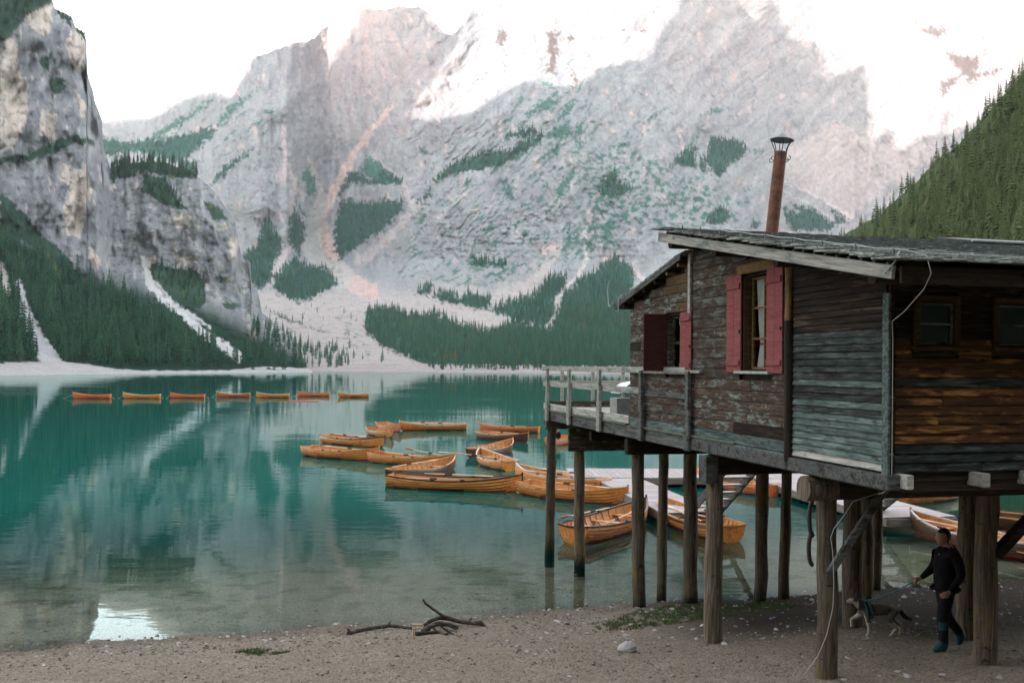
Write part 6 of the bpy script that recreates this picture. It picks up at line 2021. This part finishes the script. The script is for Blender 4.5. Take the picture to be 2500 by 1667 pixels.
for nm_, z_, rx_, ry_, cx_, th_ in (('jacket_hem', .875, .175, .195, -.062, .024), ('jacket_collar', 1.425, .085, .09, -.085, .03)):
    b = MB(); b.tube([(cx_ + rx_ * math.cos(w), ry_ * math.sin(w), z_ + .012 * math.sin(3 * w)) for w in np.linspace(0, 6.2832, 25)], [th_ * (1 + .18 * math.sin(5 * k)) for k in range(25)], 7, 0); b.build(nm_, JACK, per)
b = MB(); b.tube([(.068, .02, 1.0), (.062, .01, 1.2), (.03, .0, 1.36)], .006, 5, 0); b.build('zip', CABLE, per)
dg_ = GG(2142, 1552)
dog = empty('dog', dg_, math.pi)
tag(dog, 'grey and cream husky like dog on a teal leash walking under the cabin', 'dog')
Y1 = .075
JD = dict(pelvis=(-.25, 0, .425, .088), loin=(-.12, 0, .425, .088), mid=(.02, 0, .405, .105), chest=(.16, 0, .395, .118), shou=(.22, 0, .44, .10), neck=(.29, 0, .50, .078), skull=(.355, 0, .555, .066), muz=(.43, 0, .535, .036), nose=(.485, 0, .522, .024),
          lel=(.175, Y1, .27, .042), lwr=(.155, Y1, .14, .026), lpa=(.17, Y1, .035, .024), lto=(.21, Y1, .018, .022),
          rel=(.27, -Y1, .285, .042), rwr=(.385, -Y1, .235, .026), rpa=(.365, -Y1, .15, .024), rto=(.385, -Y1, .115, .021),
          lkn=(-.13, Y1, .27, .052), lho=(-.26, Y1, .145, .026), lhp=(-.185, Y1, .035, .023), lht=(-.145, Y1, .018, .021),
          rkn=(-.23, -Y1, .255, .05), rho=(-.375, -Y1, .165, .026), rhp=(-.395, -Y1, .04, .023), rht=(-.36, -Y1, .018, .021),
          lth=(-.24, Y1 * .8, .39, .07), rth=(-.26, -Y1 * .8, .39, .07), lsh=(.19, Y1 * .9, .37, .058), rsh=(.21, -Y1 * .9, .37, .058),
          t1=(-.34, 0, .41, .035), t2=(-.40, 0, .32, .042), t3=(-.47, 0, .275, .042), t4=(-.545, 0, .285, .02))
ED = [('pelvis', 'loin'), ('loin', 'mid'), ('mid', 'chest'), ('chest', 'shou'), ('shou', 'neck'), ('neck', 'skull'), ('skull', 'muz'), ('muz', 'nose'), ('chest', 'lsh'), ('lsh', 'lel'), ('lel', 'lwr'), ('lwr', 'lpa'), ('lpa', 'lto'),
      ('chest', 'rsh'), ('rsh', 'rel'), ('rel', 'rwr'), ('rwr', 'rpa'), ('rpa', 'rto'), ('pelvis', 'lth'), ('lth', 'lkn'), ('lkn', 'lho'), ('lho', 'lhp'), ('lhp', 'lht'), ('pelvis', 'rth'), ('rth', 'rkn'), ('rkn', 'rho'), ('rho', 'rhp'), ('rhp', 'rht'),
      ('pelvis', 't1'), ('t1', 't2'), ('t2', 't3'), ('t3', 't4')]
FUR_G = plain('grey_fur', (.10, .088, .075), .95, .1, 0, 40, .45, .6, .01)
FUR_D = plain('dark_fur', (.045, .040, .038), .95, .1, 0, 40, .4, .6, .01)
FUR_C = plain('cream_fur', (.33, .29, .23), .95, .1, 0, 40, .25, .5, .01)
NOSE = plain('dog_nose', (.01, .01, .01), .4, .5)
nm_ = list(JD); ixd = {k: i for i, k in enumerate(nm_)}
me = skinned([JD[k] for k in nm_], [(ixd[a], ixd[c]) for a, c in ED], ixd['pelvis'])
v, f = me_raw(me); b = MB(); b.raw(v, f, 0, True)
for i, q in enumerate(f):
    c = sum((Vector(v[k]) for k in q), Vector()) / len(q)
    if c.x > .40: mi = 2
    elif c.z < .235 and c.x > -.43: mi = 2
    elif c.x > .31: mi = 2 if c.z < .55 else 1
    elif c.x < -.33 and c.z > .2: mi = 1
    elif c.x > .10 and c.z > .40: mi = 1
    elif c.z < .335 and abs(c.y) < .09 and -.1 < c.x: mi = 2
    else: mi = 0
    b.m[i] = mi
for s in (-1, 1):
    b.raw([(.325, s * .028, .60), (.355, s * .055, .60), (.315, s * .062, .595), (.318, s * .05, .682)], [(0, 1, 3), (1, 2, 3), (2, 0, 3), (0, 2, 1)], 1)
    b.tube([(.405, s * .028, .573), (.412, s * .031, .575)], [.008, .005], 6, 3)
b.tube([(.495, 0, .53), (.512, 0, .528)], [.018, .012], 8, 3)
b.build('body', [FUR_G, FUR_D, FUR_C, NOSE], dog)
b = MB()
for xx, rr_ in ((.20, .128), (.13, .126)):
    b.tube([(xx + .03 * math.sin(w), rr_ * math.cos(w), .405 + rr_ * math.sin(w)) for w in np.linspace(0, 6.2832, 19)], .011, 6, 0)
b.box((.165, 0, .535), (.14, .07, .018), None, 0, .005)
b.build('harness', TEALF, dog)
hand = per.matrix_basis @ Vector((.30, -.15, .955)); clip_ = dog.matrix_basis @ Vector((.165, 0, .55))
hand = Matrix.Translation(per.location) @ Matrix.Rotation(per.rotation_euler.z, 4, 'Z') @ Vector((.30, -.15, .955))
clip_ = Matrix.Translation(dog.location) @ Matrix.Rotation(math.pi, 4, 'Z') @ Vector((.165, 0, .55))
b = MB(); b.tube([clip_.lerp(hand, t) - Vector((0, 0, .05 * 4 * t * (1 - t))) for t in np.linspace(0, 1, 10)], .009, 6, 0)
o = b.build('leash', TEALF); tag(o, 'teal leash between the dog harness and the walking person', 'leash')

# someone sitting in the boat beyond the deck corner
bt = BO['V']
ps = Matrix.Translation(bt.location) @ Matrix.Rotation(bt.rotation_euler.z, 4, 'Z') @ Vector((1.0, .30, .22))
ps.z = .20
sit = empty('person', ps, math.pi + .9)
tag(sit, 'person in blue jeans sitting in the orange boat beyond the first deck pile', 'person')
JS = dict(pelvis=(0, 0, .10, (.13, .15)), waist=(-.02, 0, .25, (.115, .145)), chest=(-.01, 0, .43, (.13, .175)), upper=(.02, 0, .55, (.10, .15)), neck=(.04, 0, .63, .056), skull=(.06, 0, .72, .06),
          lsh=(.02, .185, .55, .066), lel=(.08, .25, .29, .05), lwr=(.30, .20, .20, .035), rsh=(.02, -.185, .55, .066), rel=(.08, -.25, .29, .05), rwr=(.30, -.2, .20, .035),
          lhip=(.03, .095, .08, .096), lkn=(.42, .13, .14, .066), lan=(.46, .12, -.24, .045), ltoe=(.60, .12, -.28, .035), rhip=(.03, -.095, .08, .096), rkn=(.42, -.13, .14, .066), ran=(.46, -.12, -.24, .045), rtoe=(.60, -.12, -.28, .035))
ES = [('pelvis', 'waist'), ('waist', 'chest'), ('chest', 'upper'), ('upper', 'neck'), ('neck', 'skull'), ('upper', 'lsh'), ('lsh', 'lel'), ('lel', 'lwr'), ('upper', 'rsh'), ('rsh', 'rel'), ('rel', 'rwr'),
      ('pelvis', 'lhip'), ('lhip', 'lkn'), ('lkn', 'lan'), ('lan', 'ltoe'), ('pelvis', 'rhip'), ('rhip', 'rkn'), ('rkn', 'ran'), ('ran', 'rtoe')]
def reg2(e, c):
    if e[1] in ('neck', 'skull'): return 1
    if 'toe' in e[1]: return 0
    return 2 if e[1] in ('lan', 'ran', 'lkn', 'rkn', 'lhip', 'rhip') or (e[1] == 'waist' and c.z < .14) else 0
body(JS, ES, reg2, [JACK, SKIN, JEAN], (.085, 0, .765), [((.30, .20, .20), (.1, -.02, 0), (0, 0, 1), .6), ((.30, -.20, .20), (.1, .02, 0), (0, 0, 1), .6)], 'body', sit)
hv, hf = head_raw((.074, 0, .778), 1.07)
b = MB(); b.raw(hv, [q for q in hf if (lambda c: (c.z > .835 or (c.x < .065 and c.z > .71)))(sum((Vector(hv[k]) for k in q), Vector()) / 4)], 0, True); b.build('hair', HAIR, sit)
